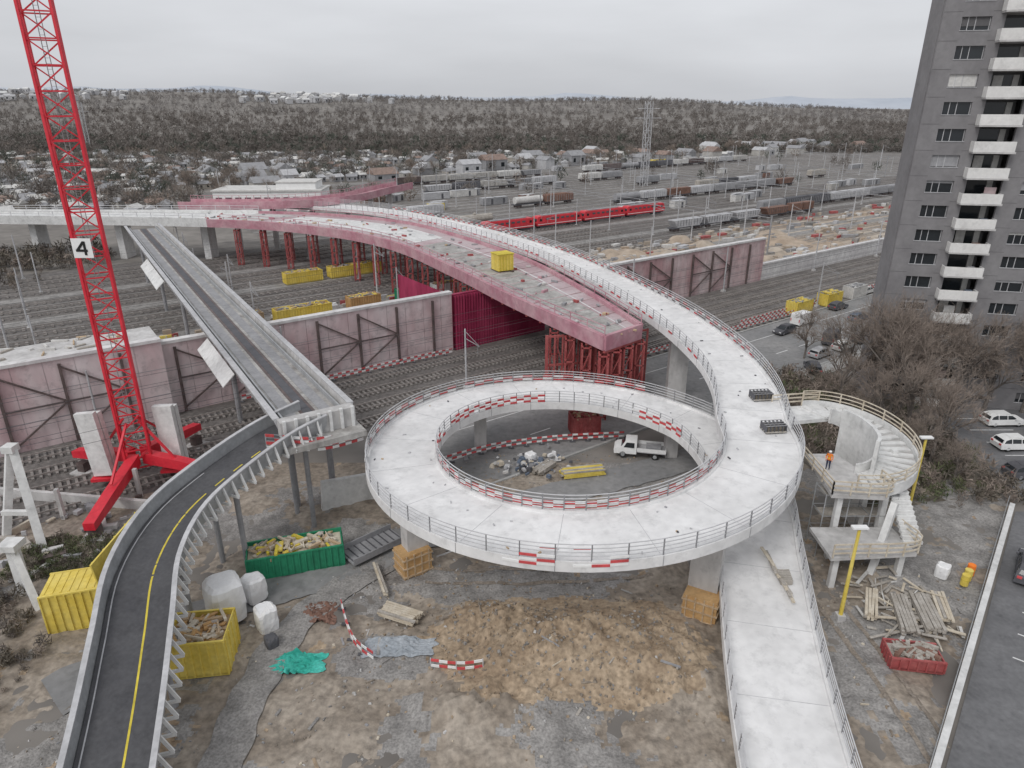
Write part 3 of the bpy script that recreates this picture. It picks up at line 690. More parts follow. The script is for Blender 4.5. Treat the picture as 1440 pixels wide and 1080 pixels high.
# ------------------------------------------------------------------ vehicles
def wheels(mb, xs_, hw, r=.33):
    for x in xs_:
        for s_ in (-1, 1):
            mb.cyl((x, s_ * (hw - .2), r), (x, s_ * (hw + .02), r), r, r, 'rubber', 16); mb.cyl((x, s_ * (hw + .02), r), (x, s_ * (hw + .035), r), r * .6, r * .55, 'steel_galv', 10)
def tapered(mb, poly, hw0, hw1, zmid, ztop, k):
    n = len(poly)
    f = lambda z: hw0 if z <= zmid else hw0 + (hw1 - hw0) * (z - zmid) / (ztop - zmid)
    vs = [(x, -f(z), z) for x, z in poly] + [(x, f(z), z) for x, z in poly]
    mb.add(vs, [tuple(range(n)), tuple(range(n, 2 * n))[::-1]] + [(i, (i + 1) % n, n + (i + 1) % n, n + i) for i in range(n)], k)
def car(name, x, y, rot, k='grey', kind='hatch', z=.06, s=1):
    e = empty(name, (x, y, z), rot); mb = MB()
    if kind == 'hatch':
        body = [(-2.15, .3), (2.15, .28), (2.2, .55), (2.1, .72), (1.1, .9), (-2.0, .95), (-2.2, .8)]
        cab = [(1.2, .9), (.45, 1.38), (-1.2, 1.44), (-1.85, 1.25), (-2.05, .92)]; gls = [(1.08, .93), (.42, 1.33), (-1.25, 1.38), (-1.72, 1.22), (-1.9, .95)]
        tapered(mb, body, .88, .84, .6, .95, k); tapered(mb, cab, .84, .66, .9, 1.44, k)
        tapered(mb, [(a, b) for a, b in gls], .852, .69, .9, 1.44, 'glass')
        mb.add([(1.18, -.72, .93), (1.18, .72, .93), (.5, .6, 1.37), (.5, -.6, 1.37)], [(0, 1, 2, 3)], 'glass')
        mb.add([(-2.07, -.7, .97), (-2.07, .7, .97), (-1.88, .6, 1.25), (-1.88, -.6, 1.25)], [(0, 1, 2, 3)], 'glass')
        mb.box((-.4, 0, 1.46), (1.5, 1.2, .03), k)
        for xx in (-.1, -1.1):
            for s_ in (-1, 1): mb.beam((xx, s_ * .86, .92), (xx - .02, s_ * .70, 1.4), .07, .05, k)
        for s_ in (-.6, .6): mb.box((2.13, s_, .62), (.12, .35, .14), 'white'); mb.box((-2.17, s_, .78), (.08, .3, .18), 'red')
        for s_ in (-1, 1): mb.box((.85, s_ * .95, .98), (.2, .16, .14), k)
        wheels(mb, (-1.35, 1.35), .84)
    elif kind == 'van':
        body = [(-2.6, .35), (2.5, .35), (2.6, .8), (2.4, 1.05), (1.75, 1.2), (1.2, 2.05), (.9, 2.2), (-2.55, 2.25), (-2.65, 2.0)]
        tapered(mb, body, .97, .86, 1.1, 2.25, k); mb.add([(1.80, -.82, 1.22), (1.80, .82, 1.22), (1.28, .78, 2.0), (1.28, -.78, 2.0)], [(0, 1, 2, 3)], 'glass')
        for s_ in (-1, 1): mb.add([(1.55, s_ * .975, 1.2), (.6, s_ * .975, 1.2), (.6, s_ * .90, 1.9), (1.15, s_ * .90, 1.9)], [(0, 1, 2, 3)], 'glass')
        for s_ in (-.7, .7): mb.box((2.52, s_, .85), (.12, .3, .2), 'grey_l'); mb.box((-2.62, s_ * 1.15, 1.1), (.06, .15, .5), 'red')
        wheels(mb, (-1.6, 1.6), .95, .36)
    else:
        tapered(mb, [(.3, .5), (2.7, .45), (2.75, .9), (2.45, 1.15), (1.95, 1.25), (1.5, 1.95), (.3, 2.0)], .95, .82, 1.2, 2.0, k)
        mb.add([(1.99, -.8, 1.27), (1.99, .8, 1.27), (1.56, .74, 1.9), (1.56, -.74, 1.9)], [(0, 1, 2, 3)], 'glass')
        for s_ in (-1, 1): mb.add([(1.7, s_ * .965, 1.25), (.55, s_ * .965, 1.25), (.55, s_ * .87, 1.8), (1.4, s_ * .87, 1.8)], [(0, 1, 2, 3)], 'glass')
        mb.box((-1.3, 0, .6), (3.3, 1.0, .2), 'grey_d'); mb.box((-1.3, 0, .85), (3.1, 2.0, .12), 'grey_l')
        for s_ in (-1, 1): mb.box((-1.3, s_ * 1.0, 1.1), (3.1, .05, .42), 'white')
        mb.box((-2.83, 0, 1.1), (.05, 2.0, .42), 'white'); mb.box((-1.5, .1, 1.2), (1.6, 1.0, .4), 'grey')
        for s_ in (-.7, .7): mb.box((2.72, s_, .8), (.08, .3, .18), 'grey_l')
        wheels(mb, (-1.7, 1.75), .93, .36)
    mb.build('body', e); e.scale = (s, s, s); return e
car('pickup_truck', 14.0, 67.6, radians(168), 'white', 'pick', z=.12)
car('parked_car', 43.6, 93.6, radians(80), 'grey_d'); car('white_van', 51.3, 116.8, TR, 'white', 'van'); car('parked_car', 46, 111.4, TR + pi, 'grey_d')
car('dark_van', 51.8, 106.5, TR + .3, 'grey_d', 'van'); car('parked_car', 72.5, 138, TR, 'offwhite'); car('parked_car', 62, 119, TR, 'blue')
car('parked_car', 59.2, 75.6, 0.05, 'white', s=1.08); car('parked_car', 56.6, 69.3, .03, 'white', s=1.08); car('parked_car', 53.6, 63.0, .06, 'grey_d', s=1.05); car('parked_car', 62.5, 72.4, .05, 'grey')
car('parked_car', 42.6, 46.8, radians(52), 'grey_d', s=1.15); car('parked_car', 49.5, 45.2, radians(52), 'grey'); car('parked_car', 40.8, 39.2, radians(52), 'offwhite')
for t_, n_, k_ in ((97, 53, 'grey_l'), (103, 52.8, 'offwhite'), (109, 53, 'grey_d'), (121, 53, 'grey'), (127, 52.9, 'white'), (133, 53, 'grey_d'), (140, 53, 'grey_l'), (112, 65.8, 'grey'), (124, 66, 'grey_d'), (150, 66, 'offwhite'), (165, 53, 'grey')):
    p = TN(t_, n_); car('parked_car', p[0], p[1], TR, k_)

def loco(name, t, n):
    e = empty(name, TN(t, n, .1), TR); mb = MB()
    tapered(mb, [(-9, 1.1), (9, 1.1), (9.3, 1.9), (8.7, 3.6), (8.2, 3.9), (-8.2, 3.9), (-8.7, 3.6), (-9.3, 1.9)], 1.5, 1.3, 3.3, 3.9, 'train_red')
    mb.box((0, 0, .95), (17.6, 2.6, .35), 'grey_d')
    for s_ in (-1, 1):
        mb.add([(s_ * 9.15, -1.2, 2.35), (s_ * 9.15, 1.2, 2.35), (s_ * 8.75, 1.15, 3.45), (s_ * 8.75, -1.15, 3.45)], [(0, 1, 2, 3)], 'glass')
        for k2 in (-1, 1): mb.box((s_ * 7.6, k2 * 1.5, 2.8), (.8, .05, .7), 'glass')
        mb.box((s_ * 6, 0, .55), (3.4, 2.2, .5), 'grey_d')
        for x in (-1.1, 1.1):
            for k2 in (-1, 1): mb.cyl((s_ * 6 + x, k2 * .8, .58), (s_ * 6 + x, k2 * .95, .58), .55, .55, 'steel_dark', 12)
    for x in range(-5, 6, 2):
        for k2 in (-1, 1): mb.box((x, k2 * 1.5, 3.0), (1.2, .05, .5), 'grey_d')
    mb.box((0, 0, 4.0), (13, 1.6, .25), 'grey'); mb.box((0, 1.505, 1.5), (17.5, .03, .16), 'white'); mb.box((0, -1.505, 1.5), (17.5, .03, .16), 'white')
    for x in (-5, 5): mb.beam((x, 0, 4.1), (x + 1.2, 0, 4.9), .06, .06, 'grey_l'); mb.beam((x + 1.2, 0, 4.9), (x, 0, 5.5), .06, .06, 'grey_l'); mb.box((x, 0, 5.5), (.1, 1.6, .06), 'grey_d')
    mb.build('body', e)
for i in range(4): loco('red_locomotive', 122 + 19.2 * i, 170.2)
wag = {}
def wagon_mesh(kind, k):
    key = (kind, k)
    if key in wag: return wag[key]
    mb = MB(); mb.box((0, 0, 1.05), (13.6, 2.6, .3), 'grey_d')
    for s_ in (-1, 1):
        mb.box((s_ * 4.8, 0, .55), (2.4, 2.0, .4), 'steel_dark')
        for x in (-.8, .8):
            for k2 in (-1, 1): mb.cyl((s_ * 4.8 + x, k2 * .75, .45), (s_ * 4.8 + x, k2 * .9, .45), .45, .45, 'steel_dark', 10)
    if kind == 'box':
        tapered(mb, [(-6.7, 1.2), (6.7, 1.2), (6.7, 3.5), (6.5, 3.9), (-6.5, 3.9), (-6.7, 3.5)], 1.4, .9, 3.4, 3.9, k)
        for i in range(12):
            for k2 in (-1, 1): mb.box((-6.3 + 1.15 * i, k2 * 1.43, 2.3), (.1, .08, 2.2), 'grey')
    elif kind == 'cont':
        for x0 in (-3.35, 3.35):
            mb.box((x0, 0, 2.5), (6.2, 2.4, 2.5), k)
            for i in range(12):
                for k2 in (-1, 1): mb.box((x0 - 2.8 + .5 * i, k2 * 1.22, 2.5), (.2, .06, 2.2), k)
    elif kind == 'tank':
        mb.cyl((-6.2, 0, 2.5), (6.2, 0, 2.5), 1.3, 1.3, k, 16); mb.cyl((-.4, 0, 3.8), (.4, 0, 4.0), .4, .4, k, 8)
    else:
        tapered(mb, [(-6.4, 3.2), (-5.0, 1.2), (5.0, 1.2), (6.4, 3.2), (6.4, 3.4), (-6.4, 3.4)], 1.4, 1.4, 3, 4, k)
        for i in range(9):
            for k2 in (-1, 1): mb.box((-5 + 1.25 * i, k2 * 1.43, 2.5), (.1, .08, 1.7), 'grey_d')
    me = mb.build('freight_wagon_src'); d_ = me.data; d_.name = 'freight_wagon'; bpy.data.objects.remove(me); wag[key] = d_; return d_
def wagon(t, n, kind, k):
    o = bpy.data.objects.new('freight_wagon', wagon_mesh(kind, k)); scene.collection.objects.link(o); o.location = TN(t, n, .3); o.rotation_euler.z = TR
for i in range(3): wagon(168 + 14.4 * i, 141.4 + 0, 'hopper', 'grey_l')
wagon(213, 141.4, 'hopper', 'brown'); wagon(228, 141.4, 'cont', 'brown')
for i in range(8): wagon(225 + 14.6 * i, 151, 'box', random.choice(['grey', 'grey_d', 'grey_l']))
cols = ['grey', 'grey_l', 'offwhite', 'brown', 'grey_d', 'grey', 'grey_l', 'offwhite', 'grey', 'steel_dark', 'wood_grey', 'grey', 'house', 'house']
for n in (184, 197, 211, 239, 267, 302):
    t = 62 + U(0, 70) + (n - 180) * .5; end = t + U(110, 260); on = True
    while t < end:
        if R() < .18: on = not on
        if on: wagon(t, n, random.choice(['box', 'cont', 'box', 'box', 'tank', 'hopper']), random.choice(cols))
        t += 14.6

# ------------------------------------------------------------------ site items
def skip(name, x, y, z, L_, W_, H_, rot, k, fill=None, lid=False):
    e = empty(name, (x, y, z), rot); mb = MB(); t = .08
    mb.box((0, 0, .1), (L_, W_, .2), k)
    for s_ in (-1, 1):
        mb.box((0, s_ * (W_ / 2 - t / 2), H_ / 2 + .1), (L_ - .01, t, H_), k); mb.box((s_ * (L_ / 2 - t / 2), 0, H_ / 2 + .1), (t, W_ - 2 * t, H_ - .01), k)
        mb.box((0, s_ * W_ / 2, H_ + .1), (L_ + .1, .16, .12), k)
        n = int(L_ / .5)
        for i in range(n + 1): mb.box((-L_ / 2 + i * L_ / n, s_ * (W_ / 2 + .05), H_ / 2 + .1), (.1, .1, H_ - .1), k)
        for i in range(4): mb.box((s_ * (L_ / 2 + .04), -W_ / 2 + .3 + i * (W_ - .6) / 3, H_ / 2), (.08, .1, H_ - .1), k)
    if lid:
        mb.box((0, 0, H_ + .12), (L_ - .1, W_ - .2, .06), k)
        for i in range(n): mb.box((-L_ / 2 + (i + .5) * L_ / n, 0, H_ + .17), (.12, W_ - .3, .05), k)
    mb.build('container', e)
    if fill and not lid:
        mb = MB()
        mb.box((0, 0, H_ * .6), (L_ - .2, W_ - .2, H_ * .6), fill[0])
        for i in range(110): mb.box((U(-L_ / 2 + .5, L_ / 2 - .5), U(-W_ / 2 + .4, W_ / 2 - .4), H_ * .9 + U(0, .45)), (U(.2, 1.4), U(.06, .35), U(.06, .3)), random.choice(fill), R() * 3)
        mb.build('load', e)
skip('green_skip_container', -18.0, 48.0, .2, 7.6, 2.6, 1.9, radians(17), 'green', ['timber_pale', 'yellow', 'wood', 'paint_yellow', 'wood_grey', 'timber_pale'])
skip('yellow_site_container', -31.8, 41.8, .1, 4.8, 2.8, 3.2, radians(16), 'yellow', lid=True)
skip('yellow_timber_skip', -21.2, 37.2, .2, 3.8, 3.2, 2.8, radians(8), 'yellow', ['wood', 'timber_pale', 'offwhite', 'wood_orange', 'wood_orange'])
def bag(name, x, y, z, w_, h_, k):
    vs = []; fs = []; mb = MB()
    for j in range(8):
        zz = min(1, j / 6.5)
        for i in range(24):
            a = 2 * pi * i / 24; r = w_ / 2 * (abs(cos(a)) ** 5 + abs(sin(a)) ** 5) ** (-.2) * (.93 + .08 * sin(zz * pi)) * (1 + .09 * noise.noise(Vector((cos(a) * 3, sin(a) * 3, zz * 4 + x))))
            if j == 7: r *= .8
            vs.append((r * cos(a), r * sin(a), h_ * zz + (.2 * noise.noise(Vector((cos(a) * 2, sin(a) * 2, x))) if j >= 6 else 0)))
    for j in range(7):
        for i in range(24): fs.append((j * 24 + i, j * 24 + (i + 1) % 24, (j + 1) * 24 + (i + 1) % 24, (j + 1) * 24 + i))
    fs.append(tuple(range(168, 192))); mb.add(vs, fs, k)
    mb.build(name, loc=(x, y, z), rot=R())
bag('tarpaulin_wrapped_load', -21.4, 41.6, .3, 2.6, 3.2, 'tarp_white'); bag('tarpaulin_wrapped_load', -20.0, 43.6, .3, 1.6, 2.0, 'tarp_white'); bag('bulk_bag', -18.0, 40.4, .2, 1.5, 1.9, 'tarp_white'); bag('bulk_bag', -17.1, 38.6, .2, .9, .8, 'grey_d')
bag('bulk_bag', 2.0, 66.0, .1, 1.1, 1.1, 'tarp_white'); bag('bulk_bag', 35.0, 46.3, .3, 1.0, 1.1, 'tarp_white')
def tarp(name, x, y, w_, d_, k, h=.5):
    vs = []; n = 26
    for j in range(n):
        for i in range(n):
            a, b = i / (n - 1) - .5, j / (n - 1) - .5
            e = 1 + .25 * noise.noise(Vector((a * 4, b * 4, x)))
            X, Y = x + a * w_ * e, y + b * d_ * e
            vs.append((X, Y, soil_z(X, Y) + .05 + h * abs(noise.noise(Vector((a * 8, b * 8, y)))) * (1 - 3.6 * a * a)))
    mb = MB(); mb.add(vs, [(j * n + i, j * n + i + 1, (j + 1) * n + i + 1, (j + 1) * n + i) for j in range(n - 1) for i in range(n - 1)], k); mb.build(name)
tarp('teal_tarpaulin', -14.8, 36.9, 3.8, 1.7, 'teal', .8)
tarp('red_brown_tarpaulin', -14.6, 42.0, 2.6, 2.2, 'brown', .6)
tarp('grey_tarpaulin', -8.0, 38.2, 5.0, 1.8, 'tarp_grey', .5)
def stack(name, x, y, z, L_, W_, rows, layers, rot, k, seed=0):
    mb = MB()
    for j in range(layers):
        for i in range(rows):
            mb.box((U(-.12, .12), (i - rows / 2 + .5) * W_ / rows, .2 + j * .17), (L_ * U(.85, 1.0), W_ / rows * .86, .14), k if R() < .8 else 'wood_grey', U(-.02, .02))
    for s_ in (-.3, .3): mb.box((s_ * L_, 0, .06), (.12, W_, .12), 'wood_grey')
    return mb.build(name, loc=(x, y, z), rot=rot)
stack('timber_stack', -8.4, 41.4, .3, 3.2, 1.3, 6, 3, -.4, 'timber_pale'); stack('timber_stack', -6.0, 62.0, .1, 2.5, 1.4, 6, 3, .4, 'wood_grey')
stack('yellow_timber_stack', 7.4, 63.2, .1, 4.8, 1.4, 7, 4, .2, 'yellow'); stack('timber_stack', 3.4, 64.2, .1, 3.0, 1.2, 5, 3, .9, 'wood_grey')
stack('timber_stack', 29.2, 41.2, .4, 4.4, 1.2, 5, 3, 1.3, 'wood_grey'); stack('timber_stack', 31.0, 41.4, .4, 4.4, 1.4, 5, 3, 1.35, 'wood_grey'); stack('timber_stack', 32.6, 42.2, .4, 3.6, 1.0, 4, 2, 1.25, 'timber_pale')
stack('timber_stack', 27.4, 42.5, .3, 3.6, .9, 4, 3, 1.1, 'timber_pale')
stack('timber_stack', -10.6, 45.6, .3, 4.4, .4, 2, 2, -1.2, 'timber_pale')
stack('timber_stack', -2.6, 49.4, .3, 3.6, .7, 4, 2, -.6, 'wood_grey')
stack('timber_stack', 3.4, 47.4, .3, 3.0, .5, 3, 2, .15, 'timber_pale')
mb = MB()
mb.box((0, 0, .2), (5.2, 2.4, .1), 'grey')
for s_ in (-1, 1): mb.box((0, s_ * 1.2, .45), (5.2, .1, .6), 'grey')
for i in range(9): mb.box((-2.4 + .6 * i, 0, .28), (.08, 2.3, .08), 'grey_d')
mb.build('steel_trough', loc=(-12.0, 50.0, .35), rot=.75)
mb = MB()
for i in range(3): mb.cyl((i * .9, 0, 0), (i * .9, 0, .95), .3, .3, 'yellow' if i < 2 else 'orange_vis', 14); mb.cyl((i * .9, 0, .5), (i * .9, 0, .54), .315, .315, 'paint_yellow', 14)
mb.build('yellow_drums', loc=(36.2, 45.2, .3), rot=.8)
skip('red_skip_container', 27.6, 37.0, .2, 3.4, 1.8, .9, -.15, 'red_steel', ['wood_grey', 'brown', 'wood_grey'])
skip('red_site_container', 8.5, 73.4, .1, 3.2, 2.2, 2.2, .2, 'red_steel', ['red_steel', 'wood'])
mb = MB()
for i in range(3600):
    if i < 2300: x, y = U(-30, 36), U(25, 50)
    elif i < 3300: x, y = random.gauss(4, 6), random.gauss(38.3, 3)
    else: x, y = U(-6, 18), U(60, 68)
    if 13.0 < x < 22.5 and y < 52: continue
    if x > 30 + (y - 36.6) * .828: continue
    if noise.noise(Vector((x * .25, y * .25, 40))) < -.05 and i < 2300: continue
    big = R() < .05 and i < 2300; L_ = U(.4, 1.7) if big else U(.05, .28); z = soil_z(x, y)
    k_ = random.choice(['wood_grey', 'gravel_grey', 'grey', 'gravel_grey', 'conc', 'soil', 'grey', 'soil', 'conc_dirty', 'rut', 'soil_brown', 'timber_pale']) if i < 2300 else random.choice(['soil_brown', 'soil_brown', 'rut', 'soil', 'gravel_grey'])
    mb.box((x, y, z + .03), (L_, U(.05, .2) if i < 2300 or i > 3300 else L_ * U(.6, 1), U(.04, .16)), k_, R() * 3.1, .7 if not big else 1)
for i in range(110):
    a = R() * 6.28; r = U(0, 2.8); x, y = 29.6 + r * cos(a) * 1.3, 42 + r * sin(a) * 1.6
    mb.box((x, y, soil_z(x, y) + U(.1, .5)), (U(.5, 2.6), U(.08, .25), .07), random.choice(['timber_pale', 'wood_grey', 'wood_grey', 'offwhite']), R() * 3.1)
mb.build('stones_and_debris')
mb = MB()
for i in range(130):
    a = R() * 6.28; r = abs(random.gauss(0, 1.6)); x, y = 1.8 + r * cos(a) * 1.8, 65 + r * sin(a)
    s_ = U(.15, .7); mb.box((x, y, .2 + U(0, .5)), (s_, s_ * U(.3, 1), s_ * U(.4, .8)), random.choice(['offwhite', 'grey', 'grey_l', 'timber_pale', 'tarp_white', 'blue', 'grey_d']), R() * 3.1, U(.6, 1))
mb.build('building_material_pile')
def ground_barrier(name, ctrl):
    mb = MB(); fr = frames(catmull(ctrl, .6)); boards(mb, fr, 0, ((.35, .55), (.8, 1.0)))
    for i in range(0, len(fr), 3): p = fr[i][0]; mb.box((p[0], p[1], p[2] + .5), (.07, .07, 1.1), 'grey_l'); mb.box((p[0], p[1], p[2] + .06), (.6, .25, .12), 'grey_d')
    mb.build(name)
ground_barrier('site_barrier', [(-13.0, 42.4, .2), (-12.0, 40, .2), (-11, 38.2, .2), (-9.4, 36.8, .2)])
ground_barrier('site_barrier', [(-5.5, 36.2, .3), (-3.4, 35.8, .4), (-1.6, 36.0, .5)])
ground_barrier('site_barrier', [TN(58, 68.6, .05), TN(80, 68.6, .05), TN(120, 68.4, .05)])
ground_barrier('site_barrier', [(-8, 65, .1), (-2, 68.5, .1), (5, 70.5, .1), (13, 71.5, .1)])
ground_barrier('site_barrier', [TN(20, 87.2, .05), TN(40, 87.2, .05), TN(52, 87, .05)])
ground_barrier('site_barrier', [TN(100, 70, .05), TN(150, 70, .05)])
for x, y, z in ((24.9, 61.0, 9.75), (23.9, 54.6, 9.45)):
    mb = MB()
    for i in range(6): mb.box((-.9 + .36 * i, 0, .35), (.05, 1.3, .7), 'grey_d')
    for j in range(4): mb.box((0, -.6 + .4 * j, .7), (1.9, .06, .05), 'grey'); mb.box((0, -.6 + .4 * j, .1), (1.9, .12, .1), 'wood_grey')
    mb.box((0, 0, .3), (1.5, 1.0, .4), 'scrub'); mb.build('material_cage', loc=(x - 1.0, y, z), rot=.1)
for x, y in ((37.2, 55.6), (24.6, 41.4)):
    e = empty('yellow_lamp_post', (x, y, 0)); mb = MB(); mb.cyl((0, 0, 0), (0, 0, 8.2), .16, .11, 'yellow', 10); mb.box((0, 0, .3), (.6, .6, .6), 'conc')
    mb.box((0, 0, 8.25), (1.1, .45, .14), 'white'); mb.box((0, 0, 8.16), (.9, .36, .05), 'glass'); mb.build('post_and_head', e)
for t, n, L_, k in ((40, 119, 10, 'yellow'), (52, 119.5, 6, 'wood_orange'), (62, 119, 6, 'green'), (30, 120, 6, 'wood'), (70, 119, 6, 'white'), (62, 146, 12, 'yellow'), (50, 146, 8, 'yellow')):
    p = TN(t, n); skip('site_container' if k not in ('wood', 'wood_orange') else 'timber_bin', p[0], p[1], .2, L_, 2.5, 2.2, TR, k, ['wood', 'grey', 'yellow'])
for t, n, k in ((116, 69, 'yellow'), (126, 69, 'yellow'), (135, 69, 'offwhite')):
    p = TN(t, n); skip('site_container', p[0], p[1], .1, 5, 2.2, 2.2, TR, k, ['grey', k])
mb = MB()
for i in range(620):
    t, n = U(0, 112), U(95, 124); p = TN(t, n); mb.box((p[0], p[1], .3), (U(.3, 3), U(.2, .9), U(.2, 1.1)), random.choice(['yellow', 'timber_pale', 'grey', 'offwhite', 'conc_white', 'red_steel', 'sand', 'wood_grey', 'grey_l', 'gravel_grey']), TR + U(-.3, .3))
for i in range(480):
    t, n = U(118, 300), U(91, 136); p = TN(t, n); mb.box((p[0], p[1], .4), (U(.4, 4), U(.3, 1.6), U(.3, 1.4)), random.choice(['wood_grey', 'grey', 'offwhite', 'sand', 'red_steel', 'sand', 'grey_l', 'gravel_grey', 'conc']), TR + U(-.5, .5))
mb.build('stored_building_materials')
mb = MB()
for i in range(30):
    t, n = U(118, 190), U(98, 130); p = TN(t, n); r = U(2, 5.5); h = U(.8, 2.2); NA = 18
    vs = []
    for lv, (rr, zz) in enumerate(((1, 0), (.72, .42), (.42, .8))):
        vs += [(p[0] + rr * r * cos(a / NA * 2 * pi) * U(.85, 1.12), p[1] + rr * r * sin(a / NA * 2 * pi) * U(.85, 1.12), h * zz * (U(.85, 1.1) if lv else 0)) for a in range(NA)]
    vs.append((p[0], p[1], h))
    mb.add(vs, [(l * NA + a, l * NA + (a + 1) % NA, (l + 1) * NA + (a + 1) % NA, (l + 1) * NA + a) for l in range(2) for a in range(NA)] + [(2 * NA + a, 2 * NA + (a + 1) % NA, 3 * NA) for a in range(NA)], 'sand')
mb.build('soil_heaps', smooth=True)

mb = MB()
mb.beam((-45.2, 52, 0), (-43.6, 53.5, 8.4), .8, .6, 'conc_white'); mb.beam((-41.0, 50.5, 0), (-43.2, 53.2, 8.2), .7, .5, 'conc_white'); mb.box((-43.4, 53.2, 8.4), (1.0, 1.0, .6), 'conc_white')
mb.beam((-44.4, 51.5, 3), (-41.8, 51.5, 3), .4, .4, 'conc_white'); mb.build('concrete_prop_frame')
mb = MB(); mb.box((-38.5, 44.5, 2.2), (.7, .7, 4.4), 'conc_white'); mb.box((-38.5, 44.5, 4.6), (1.4, 1.4, .5), 'conc_white'); mb.beam((-38.5, 44.5, 4), (-36.2, 42.5, 0), .5, .5, 'conc_white'); mb.build('concrete_posts')
mb = MB(); mb.beam((-60, 60.5, .5), (-30, 56, .5), .4, 1.0, 'conc'); mb.beam((-18, 56.4, 1.6), (-10.4, 60.4, 1.0), .5, 3.2, 'conc_white'); mb.build('concrete_wall')
mb = MB()
for i in range(160):
    t, n = U(-40, 10), U(60, 69.5); p = TN(t, n); mb.box((p[0], p[1], .3), (U(.3, 2.5), U(.1, .6), U(.1, .6)), random.choice(['grey', 'wood_grey', 'conc', 'steel_dark', 'timber_pale', 'grey_l']), R() * 3)
for i in range(7):
    p = TN(-34 + i * 6.5, 69.2); mb.box((p[0], p[1], 1.6), (.35, .35, 3.2), 'conc')
mb.build('trackside_materials')

def tufts(name, pos, size, per, keys, blade=.12, parent=None):
    n = len(pos); pos = np.array(pos); size = np.array(size)
    tot = n * per
    c = np.repeat(pos, per, 0); s = np.repeat(size, per)[:, None]
    d = np.random.normal(size=(tot, 3)); d /= np.linalg.norm(d, axis=1)[:, None]; d *= np.random.rand(tot, 1) ** .4
    ctr = c + d * s * np.array([.42, .42, .42]) + np.array([0, 0, .55]) * s
    u = np.random.normal(size=(tot, 3)) * .6 + d * .6 + np.array([0, 0, .55]); u /= np.linalg.norm(u, axis=1)[:, None]
    w_ = np.cross(u, np.random.normal(size=(tot, 3))); w_ /= np.linalg.norm(w_, axis=1)[:, None]
    L_ = s * np.random.uniform(.10, .24, (tot, 1))
    v = np.stack([ctr - u * L_ + w_ * s * blade * .35, ctr - u * L_ - w_ * s * blade * .35, ctr + u * L_], 1).reshape(-1, 3)
    tv = np.stack([pos + np.array([1, 0, 0]) * size[:, None] * .02, pos - np.array([1, 0, 0]) * size[:, None] * .02, pos + np.array([0, 0, .8]) * size[:, None]], 1).reshape(-1, 3)
    v = np.concatenate([v, tv]); nf = len(v) // 3
    me = bpy.data.meshes.new(name); me.vertices.add(len(v)); me.vertices.foreach_set('co', v.ravel().astype(np.float32))
    me.loops.add(len(v)); me.loops.foreach_set('vertex_index', np.arange(len(v), dtype=np.int32))
    me.polygons.add(nf); me.polygons.foreach_set('loop_start', np.arange(nf, dtype=np.int32) * 3)
    for k in keys: me.materials.append(M[k])
    mi = np.concatenate([np.repeat(np.random.randint(0, len(keys), n), per), np.zeros(n, int)]); me.polygons.foreach_set('material_index', mi.astype(np.int32))
    me.update(); me.validate()
    o = bpy.data.objects.new(name, me); scene.collection.objects.link(o); return o
P_ = []; S_ = []
while len(P_) < 15000:
    y = 575 + 1150 * R() ** 1.35; x = U(-.86, .86) * y
    clump = noise.noise(Vector((x * .006, y * .012, 8)))
    if noise.noise(Vector((x * .004, y * .02, 18))) > .42 and R() < .7: continue
    P_.append((x, y, hill(x, y) - .8)); S_.append(U(5.5, 9.5) * (1 + .45 * clump))
near = [i for i in range(len(P_)) if P_[i][1] < 760]; mid = [i for i in range(len(P_)) if 760 <= P_[i][1] < 1100]; far = [i for i in range(len(P_)) if P_[i][1] >= 1100]
for nm, ix, ks, per in (('forest', near, ['forest_a', 'forest_b', 'forest_a', 'forest_b', 'evergreen'], 36), ('forest', mid, ['forest_b', 'forest_a', 'forest_b', 'forest_b'], 24), ('forest', far, ['forest_haze', 'forest_b', 'forest_haze'], 20)):
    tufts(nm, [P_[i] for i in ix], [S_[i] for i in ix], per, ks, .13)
P_ = []; S_ = []
while len(P_) < 1500:
    y = U(250, 590); x = U(-.8, .85) * y; n = -ST * x + CT * y; t = CT * x + ST * y
    if 100 < n < 335 and t > 60 and R() < .95: continue
    if n < 195: continue
    P_.append((x, y, 0)); S_.append(U(3.5, 8.5))
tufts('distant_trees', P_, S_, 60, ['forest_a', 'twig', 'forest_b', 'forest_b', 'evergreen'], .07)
P_ = []; S_ = []
for i in range(420):
    t, n = U(-150, 20), U(190, 212); p = TN(t, n); P_.append((p[0], p[1], 0)); S_.append(U(2, 5))
for i in range(260):
    t, n = U(-200, 60), U(150, 190)
    p = TN(t, n)
    if p[0] < -100: P_.append((p[0], p[1], 0)); S_.append(U(1.5, 4))
for i in range(260):
    x, y = U(-48, -33), U(32, 46)
    if -36 < x < -28 and 39 < y < 45: continue
    P_.append((x, y, 0)); S_.append(U(.5, 1.6))
tufts('scrub_bushes', P_, S_, 60, ['scrub', 'twig', 'forest_a'], .10)
P_ = []; S_ = []
for i in range(500):
    x, y = U(33, 50), U(57, 92)
    if x > 45 and y > 80: continue
    P_.append((x, y, 0)); S_.append(U(.8, 2.6))
tufts('hedge_undergrowth', P_, S_, 50, ['scrub', 'twig', 'twig2', 'twig', 'grass'], .10)
P_ = [(U(-42, -29), U(46, 52), 0) for i in range(600)]; tufts('grass_tufts', P_, [U(.4, 1.0) for _ in P_], 30, ['grass', 'grass', 'scrub'], .14)

